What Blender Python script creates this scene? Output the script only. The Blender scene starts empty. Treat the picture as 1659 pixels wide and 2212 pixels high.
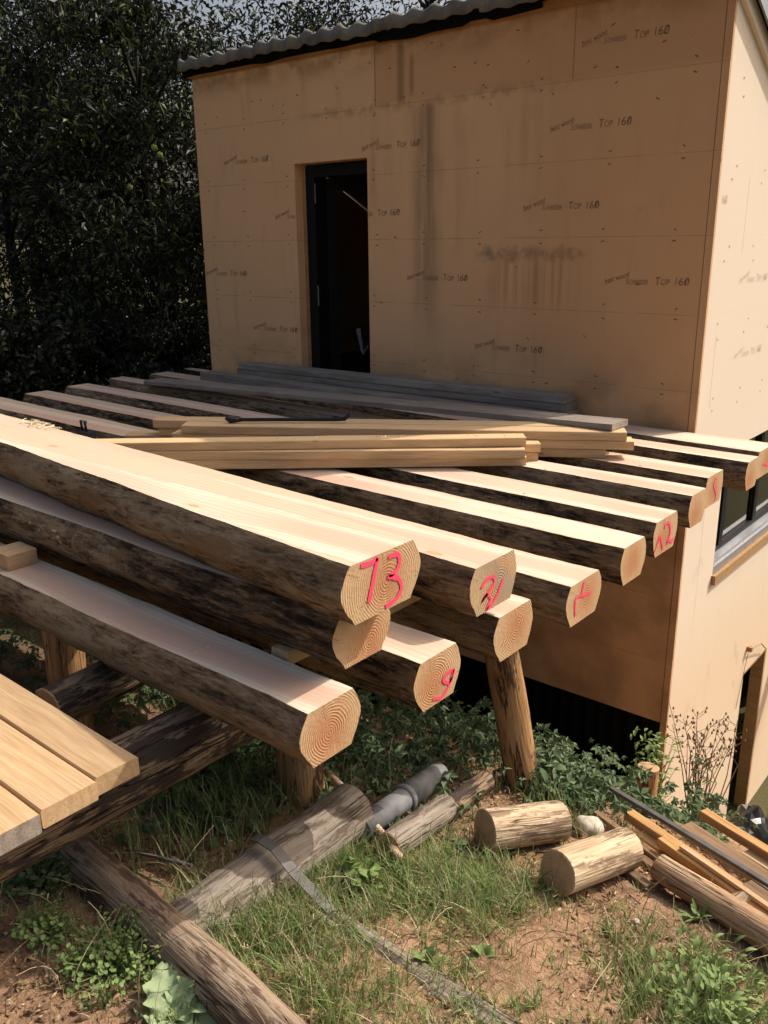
import bpy, bmesh, math, random
import numpy as np
from mathutils import Vector, Matrix, noise as MN
R = math.radians
C = bpy.context.scene.collection
SC = bpy.context.scene
rng = np.random.default_rng(7)
random.seed(7)

# ------------------------------------------------------------------ camera, world, sun, exposure
cam = bpy.data.cameras.new('camera'); cam_o = bpy.data.objects.new('camera', cam); C.objects.link(cam_o)
cam.sensor_fit = 'VERTICAL'; cam.sensor_height = 36.0; cam.lens = 36.0 * 1884.88 / 2212.0
cam.clip_start = 0.05; cam.clip_end = 2000
PITCH, ROLL, YAW = R(17.2507), R(-0.65407), R(39.7473)
_f = Vector((-math.sin(YAW)*math.cos(PITCH), math.cos(YAW)*math.cos(PITCH), -math.sin(PITCH)))
_r = Vector((math.cos(YAW), math.sin(YAW), 0)); _u = _r.cross(_f)
_r2 = _r*math.cos(ROLL) + _u*math.sin(ROLL); _u2 = -_r*math.sin(ROLL) + _u*math.cos(ROLL)
cam_o.matrix_world = Matrix(((_r2.x, _u2.x, -_f.x, 0), (_r2.y, _u2.y, -_f.y, 0), (_r2.z, _u2.z, -_f.z, 0), (0, 0, 0, 1)))
SC.camera = cam_o

SUN_AZ, SUN_EL = R(27.4), R(43.0)
world = bpy.data.worlds.new('World'); SC.world = world; world.use_nodes = True
wn = world.node_tree.nodes; wl = world.node_tree.links
bg = wn['Background']; sky = wn.new('ShaderNodeTexSky'); sky.sky_type = 'NISHITA'; sky.sun_disc = False
sky.sun_elevation = SUN_EL; sky.sun_rotation = SUN_AZ; sky.air_density = 1.0; sky.dust_density = 9.0; sky.ozone_density = 0.3
wl.new(sky.outputs[0], bg.inputs[0]); bg.inputs[1].default_value = 0.13
sun = bpy.data.lights.new('sun', 'SUN'); sun_o = bpy.data.objects.new('sun', sun); C.objects.link(sun_o)
sun.energy = 3.35; sun.angle = R(0.5); sun.color = (1.0, 0.935, 0.85)
_sd = Vector((math.sin(SUN_AZ)*math.cos(SUN_EL), math.cos(SUN_AZ)*math.cos(SUN_EL), math.sin(SUN_EL)))
sun_o.rotation_euler = _sd.to_track_quat('Z', 'Y').to_euler()
SC.view_settings.view_transform = 'Standard'; SC.view_settings.look = 'None'
SC.view_settings.exposure = 0.38; SC.view_settings.gamma = 1.0

# ------------------------------------------------------------------ node helper
class X:
    """a float socket with arithmetic"""
    def __init__(s, N, sock): s.N, s.s = N, sock
    def _op(s, op, b, rev=False):
        n = s.N.nt.nodes.new('ShaderNodeMath'); n.operation = op
        a, c = (b, s) if rev else (s, b)
        for i, v in ((0, a), (1, c)):
            if isinstance(v, X): s.N.nt.links.new(v.s, n.inputs[i])
            elif v is not None: n.inputs[i].default_value = v
        return X(s.N, n.outputs[0])
    def __add__(s, b): return s._op('ADD', b)
    __radd__ = __add__
    def __mul__(s, b): return s._op('MULTIPLY', b)
    __rmul__ = __mul__
    def __sub__(s, b): return s._op('SUBTRACT', b)
    def __rsub__(s, b): return s._op('SUBTRACT', b, True)
    def __truediv__(s, b): return s._op('DIVIDE', b)
    def max(s, b): return s._op('MAXIMUM', b)
    def min(s, b): return s._op('MINIMUM', b)
    def pow(s, b): return s._op('POWER', b)
    def gt(s, b): return s._op('GREATER_THAN', b)
    def lt(s, b): return s._op('LESS_THAN', b)
    def abs(s): return s._op('ABSOLUTE', None)
    def sin(s): return s._op('SINE', None)
    def sqrt(s): return s._op('SQRT', None)
    def fract(s): return s._op('FRACT', None)

class N:
    def __init__(s, name):
        s.m = bpy.data.materials.new(name); s.m.use_nodes = True; s.nt = s.m.node_tree
        s.b = s.nt.nodes['Principled BSDF']; s.out = s.nt.nodes['Material Output']
    def new(s, t, **kw):
        n = s.nt.nodes.new(t)
        for k, v in kw.items(): setattr(n, k, v)
        return n
    def xyz(s, world=False):
        if world: o = s.new('ShaderNodeNewGeometry').outputs['Position']
        else: o = s.new('ShaderNodeTexCoord').outputs['Object']
        n = s.new('ShaderNodeSeparateXYZ'); s.nt.links.new(o, n.inputs[0])
        return [X(s, n.outputs[i]) for i in range(3)]
    def rand(s): return X(s, s.new('ShaderNodeObjectInfo').outputs['Random'])
    def island(s): return X(s, s.new('ShaderNodeNewGeometry').outputs['Random Per Island'])
    def vec(s, x, y, z):
        n = s.new('ShaderNodeCombineXYZ')
        for i, v in enumerate((x, y, z)):
            if isinstance(v, X): s.nt.links.new(v.s, n.inputs[i])
            else: n.inputs[i].default_value = v
        return n.outputs[0]
    def noise(s, v, scale=1, detail=4, rough=.55, dist=0):
        n = s.new('ShaderNodeTexNoise'); s.nt.links.new(v, n.inputs['Vector'])
        n.inputs['Scale'].default_value = scale; n.inputs['Detail'].default_value = detail
        n.inputs['Roughness'].default_value = rough; n.inputs['Distortion'].default_value = dist
        return X(s, n.outputs[0])
    def voro(s, v, scale=1, feature='F1'):
        n = s.new('ShaderNodeTexVoronoi'); n.feature = feature; s.nt.links.new(v, n.inputs['Vector']); n.inputs['Scale'].default_value = scale
        return X(s, n.outputs['Distance'])
    def ss(s, x, a, b):
        n = s.new('ShaderNodeMapRange'); n.interpolation_type = 'SMOOTHSTEP'
        s.nt.links.new(x.s, n.inputs[0]); n.inputs[1].default_value = a; n.inputs[2].default_value = b
        return X(s, n.outputs[0])
    def band(s, x, c, w, soft):      # 1 inside c +- w
        return s.ss((x - c).abs(), w + soft, max(w - soft, 0))
    def rng(s, x, a, b, soft):
        return s.ss(x, a - soft, a + soft) * s.ss(x, b + soft, b - soft)
    def col(s, c):
        if isinstance(c, (tuple, list)):
            n = s.new('ShaderNodeRGB'); n.outputs[0].default_value = (*c, 1); return n.outputs[0]
        return c
    def mix(s, f, a, b):
        n = s.new('ShaderNodeMix'); n.data_type = 'RGBA'; n.clamp_factor = True
        if isinstance(f, X): s.nt.links.new(f.s, n.inputs[0])
        else: n.inputs[0].default_value = f
        for i, c in ((6, a), (7, b)):
            if isinstance(c, (tuple, list)): n.inputs[i].default_value = (*c, 1)
            else: s.nt.links.new(c, n.inputs[i])
        return n.outputs[2]
    def mul(s, c, f):                # colour times float
        n = s.new('ShaderNodeMix'); n.data_type = 'RGBA'; n.blend_type = 'MULTIPLY'; n.inputs[0].default_value = 1
        s.nt.links.new(c, n.inputs[6]); k = s.vec(f, f, f); s.nt.links.new(k, n.inputs[7]); return n.outputs[2]
    def ramp(s, f, stops):
        n = s.new('ShaderNodeValToRGB'); s.nt.links.new(f.s, n.inputs[0]); e = n.color_ramp.elements
        while len(e) < len(stops): e.new(.5)
        for q, (p, c) in zip(e, stops): q.position = p; q.color = (*c, 1)
        return n.outputs[0]
    def done(s, color, rough=.8, height=None, bump=.3, dist=.01, metal=0, spec=.3, trans=0, alpha=None):
        b = s.b
        if isinstance(color, (tuple, list)): b.inputs['Base Color'].default_value = (*color, 1)
        else: s.nt.links.new(color, b.inputs['Base Color'])
        if isinstance(rough, X): s.nt.links.new(rough.s, b.inputs['Roughness'])
        else: b.inputs['Roughness'].default_value = rough
        b.inputs['Metallic'].default_value = metal; b.inputs['Specular IOR Level'].default_value = spec
        if height is not None:
            n = s.new('ShaderNodeBump'); n.inputs['Strength'].default_value = bump; n.inputs['Distance'].default_value = dist
            s.nt.links.new(height.s, n.inputs['Height']); s.nt.links.new(n.outputs[0], b.inputs['Normal'])
        if trans:
            t = s.new('ShaderNodeBsdfTranslucent'); mx = s.new('ShaderNodeMixShader'); mx.inputs[0].default_value = trans
            if isinstance(color, (tuple, list)): t.inputs[0].default_value = (*color, 1)
            else: s.nt.links.new(color, t.inputs[0])
            s.nt.links.new(b.outputs[0], mx.inputs[1]); s.nt.links.new(t.outputs[0], mx.inputs[2]); s.nt.links.new(mx.outputs[0], s.out.inputs[0])
        return s.m

# ------------------------------------------------------------------ materials
def fibreboard(name, side=False):
    n = N(name); x, y, z = n.xyz(True)
    h = y if side else x
    v = n.vec(h, 0, z)
    base = n.mix(n.noise(v, 1.1, 3), (.785, .47, .247), (.705, .407, .20))
    base = n.mix(n.ss(n.noise(v, 60, 2), .3, .75) * .25, base, (.82, .545, .31))
    base = n.mix(n.ss(n.noise(n.vec(h*1.0, 0, z*.18), 5, 4), .52, .78) * .30, base, (.40, .225, .11))
    j = ((z - .013 + 56.0) / .56 + .5).fract() - .5       # joints every 56 cm
    line = n.ss(j.abs(), .0085, .003) * n.ss(n.noise(n.vec(h, 0, z*.2), 3, 3), .30, .55)
    base = n.mix(line * (.30 if side else .38), base, (.16, .09, .045))
    if not side:
        nz = n.noise(n.vec(x*7, 0, z*.5), 1, 4); n2 = n.noise(v, 9, 3)
        dirty = n.band(x + (n.noise(n.vec(x, 0, z), 2.2, 4) - .5)*.16, -4.86, .12, .12) * n.rng(z, -1.4, 1.12, .06) * n.ss(z, -1.7, .6) * n.ss(nz, .25, .60)
        dirty = dirty.max(n.band(x, -5.14, .035, .03) * n.rng(z, 1.14, 1.62, .04) * .8)
        dirty = dirty.max(n.band(x, -5.02, .02, .02) * n.rng(z, 1.2, 1.5, .05) * .7)
        dirty = dirty.max(n.band(z - (x + 4.6)*.0, 1.125, .035, .04) * n.rng(x, -6.25, -3.5, .3) * n.ss(n2, .38, .62) * .5)
        dirty = dirty.max(n.rng(z, .3, 1.12, .3) * n.ss(nz, .5, .75) * n.rng(x, -6.3, -3.4, .5) * .30)
        mould = n.rng(x, -4.30, -3.32, .08) * n.band(z + (n2 - .5)*.20, -.115, .02, .06) * n.ss(n.noise(n.vec(x*1.0, 0, z*.6), 13, 5, .7), .30, .62)
        drip = n.rng(x, -4.2, -3.36, .06) * n.rng(z, -.52, -.12, .14) * n.ss(n.noise(n.vec(x*14, 0, z*.4), 1, 2), .40, .68) * .55
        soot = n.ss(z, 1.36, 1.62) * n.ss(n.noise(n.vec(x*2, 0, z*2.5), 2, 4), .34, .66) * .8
        red = n.ss(z, 1.1, 1.18) * n.ss(x, -5.432, -5.424)
        base = n.mix(red * .55, base, (.56, .28, .13))
        base = n.mix(n.rng(z, 1.62, 1.7, .01) * .9, base, (.42, .20, .07))
        vl = (n.band(x, -5.428, .006, .004) + n.band(x, -3.49, .006, .004)) * n.rng(z, 1.137, 1.66, .01)
        base = n.mix(vl * .7, base, (.22, .12, .055))
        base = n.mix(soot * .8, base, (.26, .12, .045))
        base = n.mix(dirty * .66, base, (.13, .075, .035))
        base = n.mix(mould * .6, base, (.12, .095, .07)); base = n.mix(drip, base, (.30, .155, .07))
        base = n.mix(n.ss(x + (n.noise(v, .8, 3) - .5)*1.6, -5.0, -3.2) * .42, base, (.44, .235, .108))  # browner to the right: board tone plus the light gradient put into the colour
        spots = n.ss(n.voro(n.vec(x*1.0, 0, z*.9), 2.1), .075, .02) * n.ss(n2, .45, .6)
        base = n.mix(spots * .8, base, (.12, .065, .035))
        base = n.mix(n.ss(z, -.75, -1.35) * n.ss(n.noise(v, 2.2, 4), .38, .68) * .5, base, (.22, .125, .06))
    else:
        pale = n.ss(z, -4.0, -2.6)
        base = n.mix(.70, base, (.66, .56, .435)); base = n.mix(pale * .5, base, (.71, .65, .565))  # newer board, with sunlit brightness also put into the colour, more so higher up
        vl = (n.band(y, 7.10, .005, .004) * n.rng(z, -.12, .42, .01) + n.band(y, 6.72, .005, .004) * n.rng(z, -1.25, -.7, .01) + n.band(y, 6.86, .004, .004) * n.rng(z, -3.1, -2.1, .02))
        base = n.mix(vl * .5, base, (.3, .2, .12))
        base = n.mix(n.ss(n.noise(n.vec(0, y*1.2, z + y*.7), 2.6, 5), .58, .72) * n.ss(z, -1.6, -2.6) * .22, base, (.28, .22, .16))
    return n.done(base, .88, n.noise(v, 140, 3), .12, .004, spec=.15)

def sawn(name='sawn_face'):
    n = N(name); x, y, z = n.xyz(); r = n.rand()
    X0 = x + r*37.0
    wob = n.noise(n.vec(X0*.55, y*1.5, r*9), 1, 3) - .5
    u = y*9 + wob*2.0 + (r - .5)*.7
    heart = n.ss(u.abs(), .95, .35) * n.ss(n.noise(n.vec(X0*.35, r*5, 0), 1, 2), .36, .56)
    base = n.mix(n.noise(n.vec(X0*1.5, y*8, 0), 1, 3), (.70, .605, .485), (.615, .505, .38))
    base = n.mix(heart * .75, base, (.53, .315, .225))
    ring = (u*26 + n.noise(n.vec(X0*.5, y*3, 0), 1.5, 3)*9).sin()
    base = n.mix(n.ss(ring, .2, 1) * .42, base, (.52, .34, .22))
    fine = n.noise(n.vec(X0*3, y*190, 0), 1, 2)
    base = n.mix(n.ss(fine, .45, .75) * .30, base, (.55, .39, .25))
    kn = n.voro(n.vec(X0*1.5, y*4 + r*7, 0), 1.25)
    base = n.mix(n.ss(kn, .085, .065) * .8, base, (.36, .20, .11)); base = n.mix(n.ss(kn, .15, .08) * .35, base, (.58, .37, .22))
    edge = n.ss(y.abs() + (n.noise(n.vec(X0*5, y*4, 1), 1, 4, .7) - .5)*.07, .098, .122)
    base = n.mix(edge * .45, base, (.42, .29, .17))
    saw = n.noise(n.vec(X0*70, y*3, 0), 1, 2)
    base = n.mix(n.ss(saw, .5, .75) * .16, base, (.46, .35, .25))
    dirt = n.ss(n.noise(n.vec(X0*2, y*6, 3.3), 1.4, 5), .56, .70)
    base = n.mix(dirt * .32, base, (.40, .31, .23))
    return n.done(base, .72, fine + n.noise(n.vec(X0*60, y*8, 0), 1, 2)*.5, .18, .003, spec=.25)

def bark(name, tone=0.0):
    n = N(name); x, y, z = n.xyz(); r = n.rand(); X0 = x + r*53.0
    a = n.noise(n.vec(X0*4.5, y*26, z*26), 1, 7, .70)
    b = n.noise(n.vec(X0*1.5, y*4, z*4), 1, 4, .6)
    c = n.noise(n.vec(X0*60, y*9, z*9), 1, 3)
    e = n.noise(n.vec(X0*16, y*85, z*85), 1, 4, .7)
    t = (a - .5)*1.9 + (b - .5)*1.3 + (e - .5)*1.1 + .5 + (r - .5)*.14 + tone
    col = n.ramp(t, [(.10, (.024, .017, .012)), (.34, (.080, .054, .034)), (.50, (.175, .120, .072)), (.66, (.295, .20, .118)), (.90, (.46, .335, .205))])
    tick = n.ss(c, .52, .66) * n.ss(b, .46, .62)
    col = n.mix(tick * .75, col, (.42, .315, .21))
    pl = n.ss(n.noise(n.vec(X0*1.5, y*9 + 3, z*9), 1, 6, .68), .545, .60)
    col = n.mix(pl * .7, col, n.mix(e, (.42, .25, .125), (.27, .16, .085)))
    col = n.mix(n.ss(n.noise(n.vec(X0*2.6, y*19 + 8, z*19), 1, 5, .7), .61, .67) * .6, col, (.026, .018, .013))
    col = n.mix(n.ss(n.voro(n.vec(X0*9, y*22, z*22), 1), .16, .04) * .5, col, (.42, .38, .32))
    return n.done(col, .92, a*1.4 + c*.3 + e*.6 + b, 1.0, .035, spec=.12)

def endgrain(name, weather=0.0, freq=640):
    n = N(name); x, y, z = n.xyz(); r = n.rand()
    w = n.noise(n.vec(x*0, y*9, z*9), 1, 3)*.022
    cy, cz = (r - .5)*.07, (r*7.3).fract()*.07 - .15
    dy, dz = y - cy, z - cz
    rad = (dy*dy + dz*dz).sqrt() + w
    ring = ((rad*freq).sin()*.5 + .5).pow(2.2) * n.ss(n.noise(n.vec(0, y*14, z*14), 1, 3), .25, .65)
    col = n.ramp(rad, [(.0, (.43, .20, .095)), (.05, (.445, .215, .105)), (.085, (.465, .265, .138)), (.14, (.50, .335, .19))])
    col = n.mix(ring * .20, col, (.28, .13, .055))
    col = n.mix(n.ss(n.noise(n.vec(0, y*30, z*4), 1, 4), .55, .75) * .35, col, (.60, .43, .27))
    ck = n.noise(n.vec(0, dy*7/(rad + .02)*.12, dz*7/(rad + .02)*.12), 9, 1)
    col = n.mix(n.ss((ck - .5).abs(), .014, .0) * .5, col, (.22, .11, .05))
    if weather: col = n.mix(n.ss(n.noise(n.vec(0, y*6, z*9), 1, 5), .35, .7) * weather, col, (.30, .25, .19))
    col = n.mix(n.ss(n.noise(n.vec(0, y*120 + z*60, z*8), 1, 3), .5, .72) * .3, col, (.40, .25, .14))
    return n.done(col, .85, ring + n.noise(n.vec(0, y*90, z*90), 1, 2), .4, .004, spec=.15)

def timber(name, light, dark, streak, grey=0.0, gcol=(.2, .19, .18), knots=.5):
    n = N(name); x, y, z = n.xyz(); r = n.rand(); X0 = x + r*31.0
    g = n.noise(n.vec(X0*1.6, y*26, z*26), 1, 4); f = n.noise(n.vec(X0*5, y*150, z*150), 1, 2)
    col = n.mix(n.ss(g, .3, .72), light, dark); col = n.mix(n.ss(f, .45, .72) * .55, col, streak); rg = (y*150 + n.noise(n.vec(X0*.8, y*5, z*5), 1, 3)*26).sin(); col = n.mix(n.ss(rg, .2, 1) * .28, col, streak)
    col = n.mix(n.ss(n.noise(n.vec(X0*2.2, y*5, z*5), 1, 5), .50, .72) * (.25 + grey*.6), col, gcol)
    kn = n.voro(n.vec(X0*1.2, y*4, z*4 + r*3), 1.3)
    col = n.mix(n.ss(kn, .075, .045) * knots, col, (.16, .08, .04))
    col = n.mul(col, r*.26 + .87)
    return n.done(col, .78, f + g*.5, .25, .004, spec=.22)

def roundwood(name, base, dark, pale, cover=.5, crack=.5):
    n = N(name); x, y, z = n.xyz(); r = n.rand(); X0 = x + r*23.0
    g = n.noise(n.vec(X0*2.2, y*20, z*20), 1, 6, .65); p = n.noise(n.vec(X0*3.2, y*13, z*13), 1, 6, .72)
    f = n.noise(n.vec(X0*4, y*95, z*95), 1, 3)
    q = n.noise(n.vec(X0*1.3, y*30 + 4, z*30), 1, 2)
    col = n.mix(n.ss(g, .35, .68), base, pale)
    col = n.mix(n.ss(p, 1.0 - cover - .03, 1.0 - cover + .05), col, n.mix(f, tuple(c*.75 for c in dark), tuple(c*1.3 for c in dark)))
    col = n.mix(n.ss(f, .52, .70) * crack * .8, col, tuple(c*.45 for c in dark))
    ck = n.ss((q - .5).abs(), .020, .004) * n.ss(n.noise(n.vec(X0*1.2, y*3, z*3), 1, 3), .42, .55)
    col = n.mix(ck * crack, col, tuple(c*.16 for c in dark))
    kn = n.voro(n.vec(X0*1.6, y*6, z*6), 1.3)
    col = n.mix(n.ss(kn, .12, .07) * .7, col, tuple(c*.45 for c in dark))
    col = n.mul(col, n.noise(n.vec(X0*1.1, y*3, z*3), 1, 3) * .5 + .75)
    return n.done(col, .86, f*-.6 + p*.6 - ck*1.5 + g*.4, .9, .012, spec=.15)

def leafmat(name, a, b, trans=.25, rough=.45, spec=.4, c=None):
    n = N(name); i = n.island()
    col = n.mix(i, a, b)
    if c: col = n.mix(n.ss(i, .78, .84), col, c)
    return n.done(col, rough, spec=spec, trans=trans)

M = {}
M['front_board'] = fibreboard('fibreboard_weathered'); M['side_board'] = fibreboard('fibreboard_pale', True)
M['sawn'] = sawn(); M['bark'] = bark('bark', .13); M['bark_peeled'] = bark('bark_half_peeled', .28); M['bark_dark'] = bark('bark_dark', -.02)
M['end'] = endgrain('end_grain'); M['end_grey'] = endgrain('end_grain_weathered', .75); M['end_small'] = endgrain('end_grain_tan', .25, 520)
M['fresh'] = timber('fresh_timber', (.66, .47, .27), (.57, .385, .205), (.42, .26, .12), .1, (.40, .27, .15))
M['grey'] = timber('weathered_timber', (.34, .29, .24), (.245, .20, .162), (.12, .098, .078), .7, (.40, .35, .295), .6)
M['plank'] = timber('thick_plank', (.56, .385, .215), (.47, .305, .16), (.34, .205, .10), .3, (.40, .28, .17), .9)
M['batten'] = timber('orange_batten', (.58, .34, .14), (.47, .26, .10), (.30, .15, .06), .2, (.35, .22, .12))
M['brownboard'] = timber('brown_board', (.24, .15, .085), (.18, .11, .06), (.09, .055, .03), .3, (.14, .10, .07))
M['peeled_pole'] = roundwood('peeled_pole', (.30, .175, .095), (.13, .075, .042), (.50, .355, .225), .40, .8)
M['post'] = roundwood('peeled_post', (.32, .175, .075), (.09, .050, .027), (.43, .255, .12), .46, .95)
M['girder'] = roundwood('old_girder', (.20, .135, .082), (.050, .036, .028), (.30, .215, .14), .52, .8)
M['pale_log'] = roundwood('pale_log', (.47, .345, .215), (.24, .165, .105), (.58, .46, .31), .50, .45)
M['old_log'] = roundwood('old_log', (.215, .172, .132), (.115, .088, .068), (.31, .265, .215), .46, .95)
M['red_log'] = roundwood('old_brown_log', (.225, .155, .105), (.105, .068, .046), (.33, .255, .18), .48, .95)
def simple(name, c, rough=.6, metal=0, spec=.4, nz=.25, sc=12, c2=None):
    n = N(name); x, y, z = n.xyz(); v = n.vec(x, y, z); k = n.noise(v, sc, 4)
    col = n.mix(n.ss(k, .3, .75) * (1 if c2 else nz), c, c2 or tuple(q*.45 for q in c))
    return n.done(col, rough, k, .15, .004, metal=metal, spec=spec)
M['membrane'] = simple('black_membrane', (.008, .008, .008), .9, spec=.05)
M['gap'] = simple('dark_gap', (.015, .010, .007), .9)
M['frame'] = simple('dark_frame', (.008, .008, .009), .6, spec=.12)
M['room'] = simple('room_shade_lining', (.055, .035, .024), .9)  # shade of the interior put into the wall colour
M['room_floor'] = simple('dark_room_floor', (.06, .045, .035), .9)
M['staple'] = simple('staple_rust', (.17, .10, .055), .7)
M['ink'] = simple('faded_ink', (.20, .115, .055), .9, c2=(.27, .16, .08), sc=30)
M['ink_dark'] = simple('brown_ink', (.155, .09, .05), .9, c2=(.28, .165, .092), sc=40)
M['ink_pale'] = simple('pale_ink', (.58, .47, .35), .9)
M['paint'] = simple('pink_spray_paint', (.92, .065, .145), .6, nz=.1, sc=60)
M['roof'] = simple('fibre_cement', (.20, .178, .15), .9, c2=(.105, .093, .08), sc=7)
M['roof_metal'] = simple('grey_sheet', (.20, .22, .25), .5, .3)
M['steel'] = simple('dull_steel', (.11, .105, .105), .6, .3, c2=(.07, .06, .052))
M['black_steel'] = simple('black_steel', (.014, .015, .02), .4, .3)
M['zinc'] = simple('zinc_pipe', (.20, .20, .205), .65, 0, spec=.3, c2=(.11, .108, .105), sc=14)
M['foil'] = simple('foil_sheet', (.55, .56, .58), .35, .3)
M['plastic'] = simple('black_plastic_film', (.02, .021, .025), .22, spec=.7)
M['jamb'] = timber('jamb_timber', (.42, .25, .11), (.36, .2, .085), (.22, .12, .05))
M['stone'] = simple('pale_stone', (.52, .47, .39), .9, c2=(.34, .29, .23), sc=22)
M['sill'] = simple('sill_metal', (.33, .34, .36), .4, .5)
M['shaving'] = simple('wood_shaving', (.80, .64, .42), .7)
M['twig'] = simple('dry_stem', (.20, .13, .08), .9)
M['straw'] = simple('straw', (.42, .33, .19), .9)
def glassmat():
    n = N('window_glass'); n.b.inputs['Transmission Weight'].default_value = 1.0
    return n.done((.18, .20, .20), .03, spec=.6)
M['glass'] = glassmat()
def soilmat():
    n = N('soil'); x, y, z = n.xyz(True); v = n.vec(x, y, z)
    a = n.noise(v, 3.2, 5); b = n.noise(v, 30, 5, .7); c = n.noise(v, 95, 3, .7)
    col = n.ramp(b*.55 + a*.45, [(.30, (.13, .082, .052)), (.44, (.235, .142, .084)), (.57, (.345, .215, .132)), (.75, (.47, .33, .215))])
    col = n.mix(n.ss(c, .60, .72) * .55, col, (.46, .33, .21)); col = n.mix(n.ss(c, .42, .30) * .6, col, (.06, .037, .022))
    moss = n.ss(n.noise(v, 2.1, 3), .5, .66); col = n.mix(moss * .2, col, (.11, .095, .04))
    far = n.ss((x + 1.5).abs() + (y - 2.0).abs()*.6, 2.5, 4.2)
    col = n.mix(far * .9, col, n.mix(b, (.045, .055, .022), (.09, .085, .04)))
    return n.done(col, .95, b + c*.5, .9, .02, spec=.1)
M['soil'] = soilmat()
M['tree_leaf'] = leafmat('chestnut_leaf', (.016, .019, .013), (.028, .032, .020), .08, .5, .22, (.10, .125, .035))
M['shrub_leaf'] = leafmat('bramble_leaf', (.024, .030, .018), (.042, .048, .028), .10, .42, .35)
M['vine_leaf'] = leafmat('creeper_leaf', (.055, .095, .038), (.125, .175, .08), .2, .6, .22)
M['weed_leaf'] = leafmat('weed_leaf', (.15, .22, .065), (.24, .33, .12), .3, .6, .2)
M['pale_leaf'] = leafmat('pale_broad_leaf', (.26, .34, .17), (.32, .40, .22), .25, .6, .25)
M['dock_leaf'] = leafmat('dock_leaf', (.06, .10, .035), (.095, .14, .05), .2, .45, .4)
M['grass'] = leafmat('grass_blade', (.135, .20, .058), (.26, .325, .115), .3, .65, .15, (.46, .40, .25))
M['burr'] = simple('chestnut_burr', (.24, .30, .07), .8)
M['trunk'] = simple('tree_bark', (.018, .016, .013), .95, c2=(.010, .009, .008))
M['chip'] = leafmat('wood_chip', (.25, .155, .09), (.52, .38, .24), 0.0, .9, .1)
M['dead_leaf'] = leafmat('dead_leaf', (.20, .12, .06), (.42, .28, .15), .1, .8, .1)
M['clod'] = leafmat('soil_clod', (.10, .06, .035), (.24, .15, .09), 0.0, .95, .1)

# ------------------------------------------------------------------ object helpers
def mesh_obj(name, verts, faces, mats, parent=None, midx=None, smooth=False, loc=None):
    me = bpy.data.meshes.new(name); me.from_pydata([tuple(map(float, v)) for v in verts], [], [tuple(map(int, f)) for f in faces])
    if not isinstance(mats, (list, tuple)): mats = [mats]
    for m in mats: me.materials.append(M[m] if isinstance(m, str) else m)
    if midx is not None: me.polygons.foreach_set('material_index', np.asarray(midx, dtype=np.int32))
    if smooth is True: me.polygons.foreach_set('use_smooth', np.ones(len(me.polygons), dtype=bool))
    elif smooth: me.polygons.foreach_set('use_smooth', np.array([bool(q) for q in smooth]))
    me.update()
    o = bpy.data.objects.new(name, me); C.objects.link(o)
    if parent: o.parent = parent
    if loc is not None: o.location = loc
    return o
def tag(o, label, cat, group=None, kind=None):
    if label: o['label'] = label
    if cat: o['category'] = cat
    if group: o['group'] = group
    if kind: o['kind'] = kind
    return o
def empty(name, loc, label, cat, group=None):
    o = bpy.data.objects.new(name, None); C.objects.link(o); o.location = loc; o.empty_display_size = .2
    return tag(o, label, cat, group)
class MB:
    def __init__(s): s.v, s.f, s.m = [], [], []
    def add(s, v, f, m=0):
        k = len(s.v); s.v += [tuple(q) for q in v]; s.f += [tuple(i + k for i in q) for q in f]; s.m += [m]*len(f); return s
    def box(s, a, b, m=0):
        (x0, y0, z0), (x1, y1, z1) = a, b
        return s.add([(x0, y0, z0), (x1, y0, z0), (x1, y1, z0), (x0, y1, z0), (x0, y0, z1), (x1, y0, z1), (x1, y1, z1), (x0, y1, z1)],
                     [(3, 2, 1, 0), (4, 5, 6, 7), (0, 1, 5, 4), (1, 2, 6, 5), (2, 3, 7, 6), (3, 0, 4, 7)], m)
    def tube(s, pts, rad, k=6, m=0, cap=True):
        pts = [Vector(p) for p in pts]; rings = []
        rad = rad if isinstance(rad, (list, tuple)) else [rad]*len(pts)
        for i, p in enumerate(pts):
            d = (pts[min(i+1, len(pts)-1)] - pts[max(i-1, 0)]).normalized()
            a = d.cross(Vector((0, 0, 1)) if abs(d.z) < .9 else Vector((1, 0, 0))).normalized(); b = d.cross(a)
            rings.append([p + (a*math.cos(2*math.pi*j/k) + b*math.sin(2*math.pi*j/k))*rad[i] for j in range(k)])
        v = [q for r in rings for q in r]; f = []
        for i in range(len(pts)-1):
            for j in range(k): f.append((i*k+j, i*k+(j+1) % k, (i+1)*k+(j+1) % k, (i+1)*k+j))
        if cap: f += [tuple(range(k))[::-1], tuple((len(pts)-1)*k + j for j in range(k))]
        return s.add(v, f, m)
    def obj(s, name, mats, parent=None, smooth=False, loc=None):
        return mesh_obj(name, s.v, s.f, mats, parent, s.m, smooth, loc)
def frame_matrix(A, B, upv=(0, 0, 1)):
    A, B = Vector(A), Vector(B); x = (B - A).normalized(); up = Vector(upv)
    y = up.cross(x).normalized(); z = x.cross(y)
    m = Matrix((x, y, z)).transposed().to_4x4(); m.translation = (A + B)/2
    return m, (B - A).length

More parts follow.
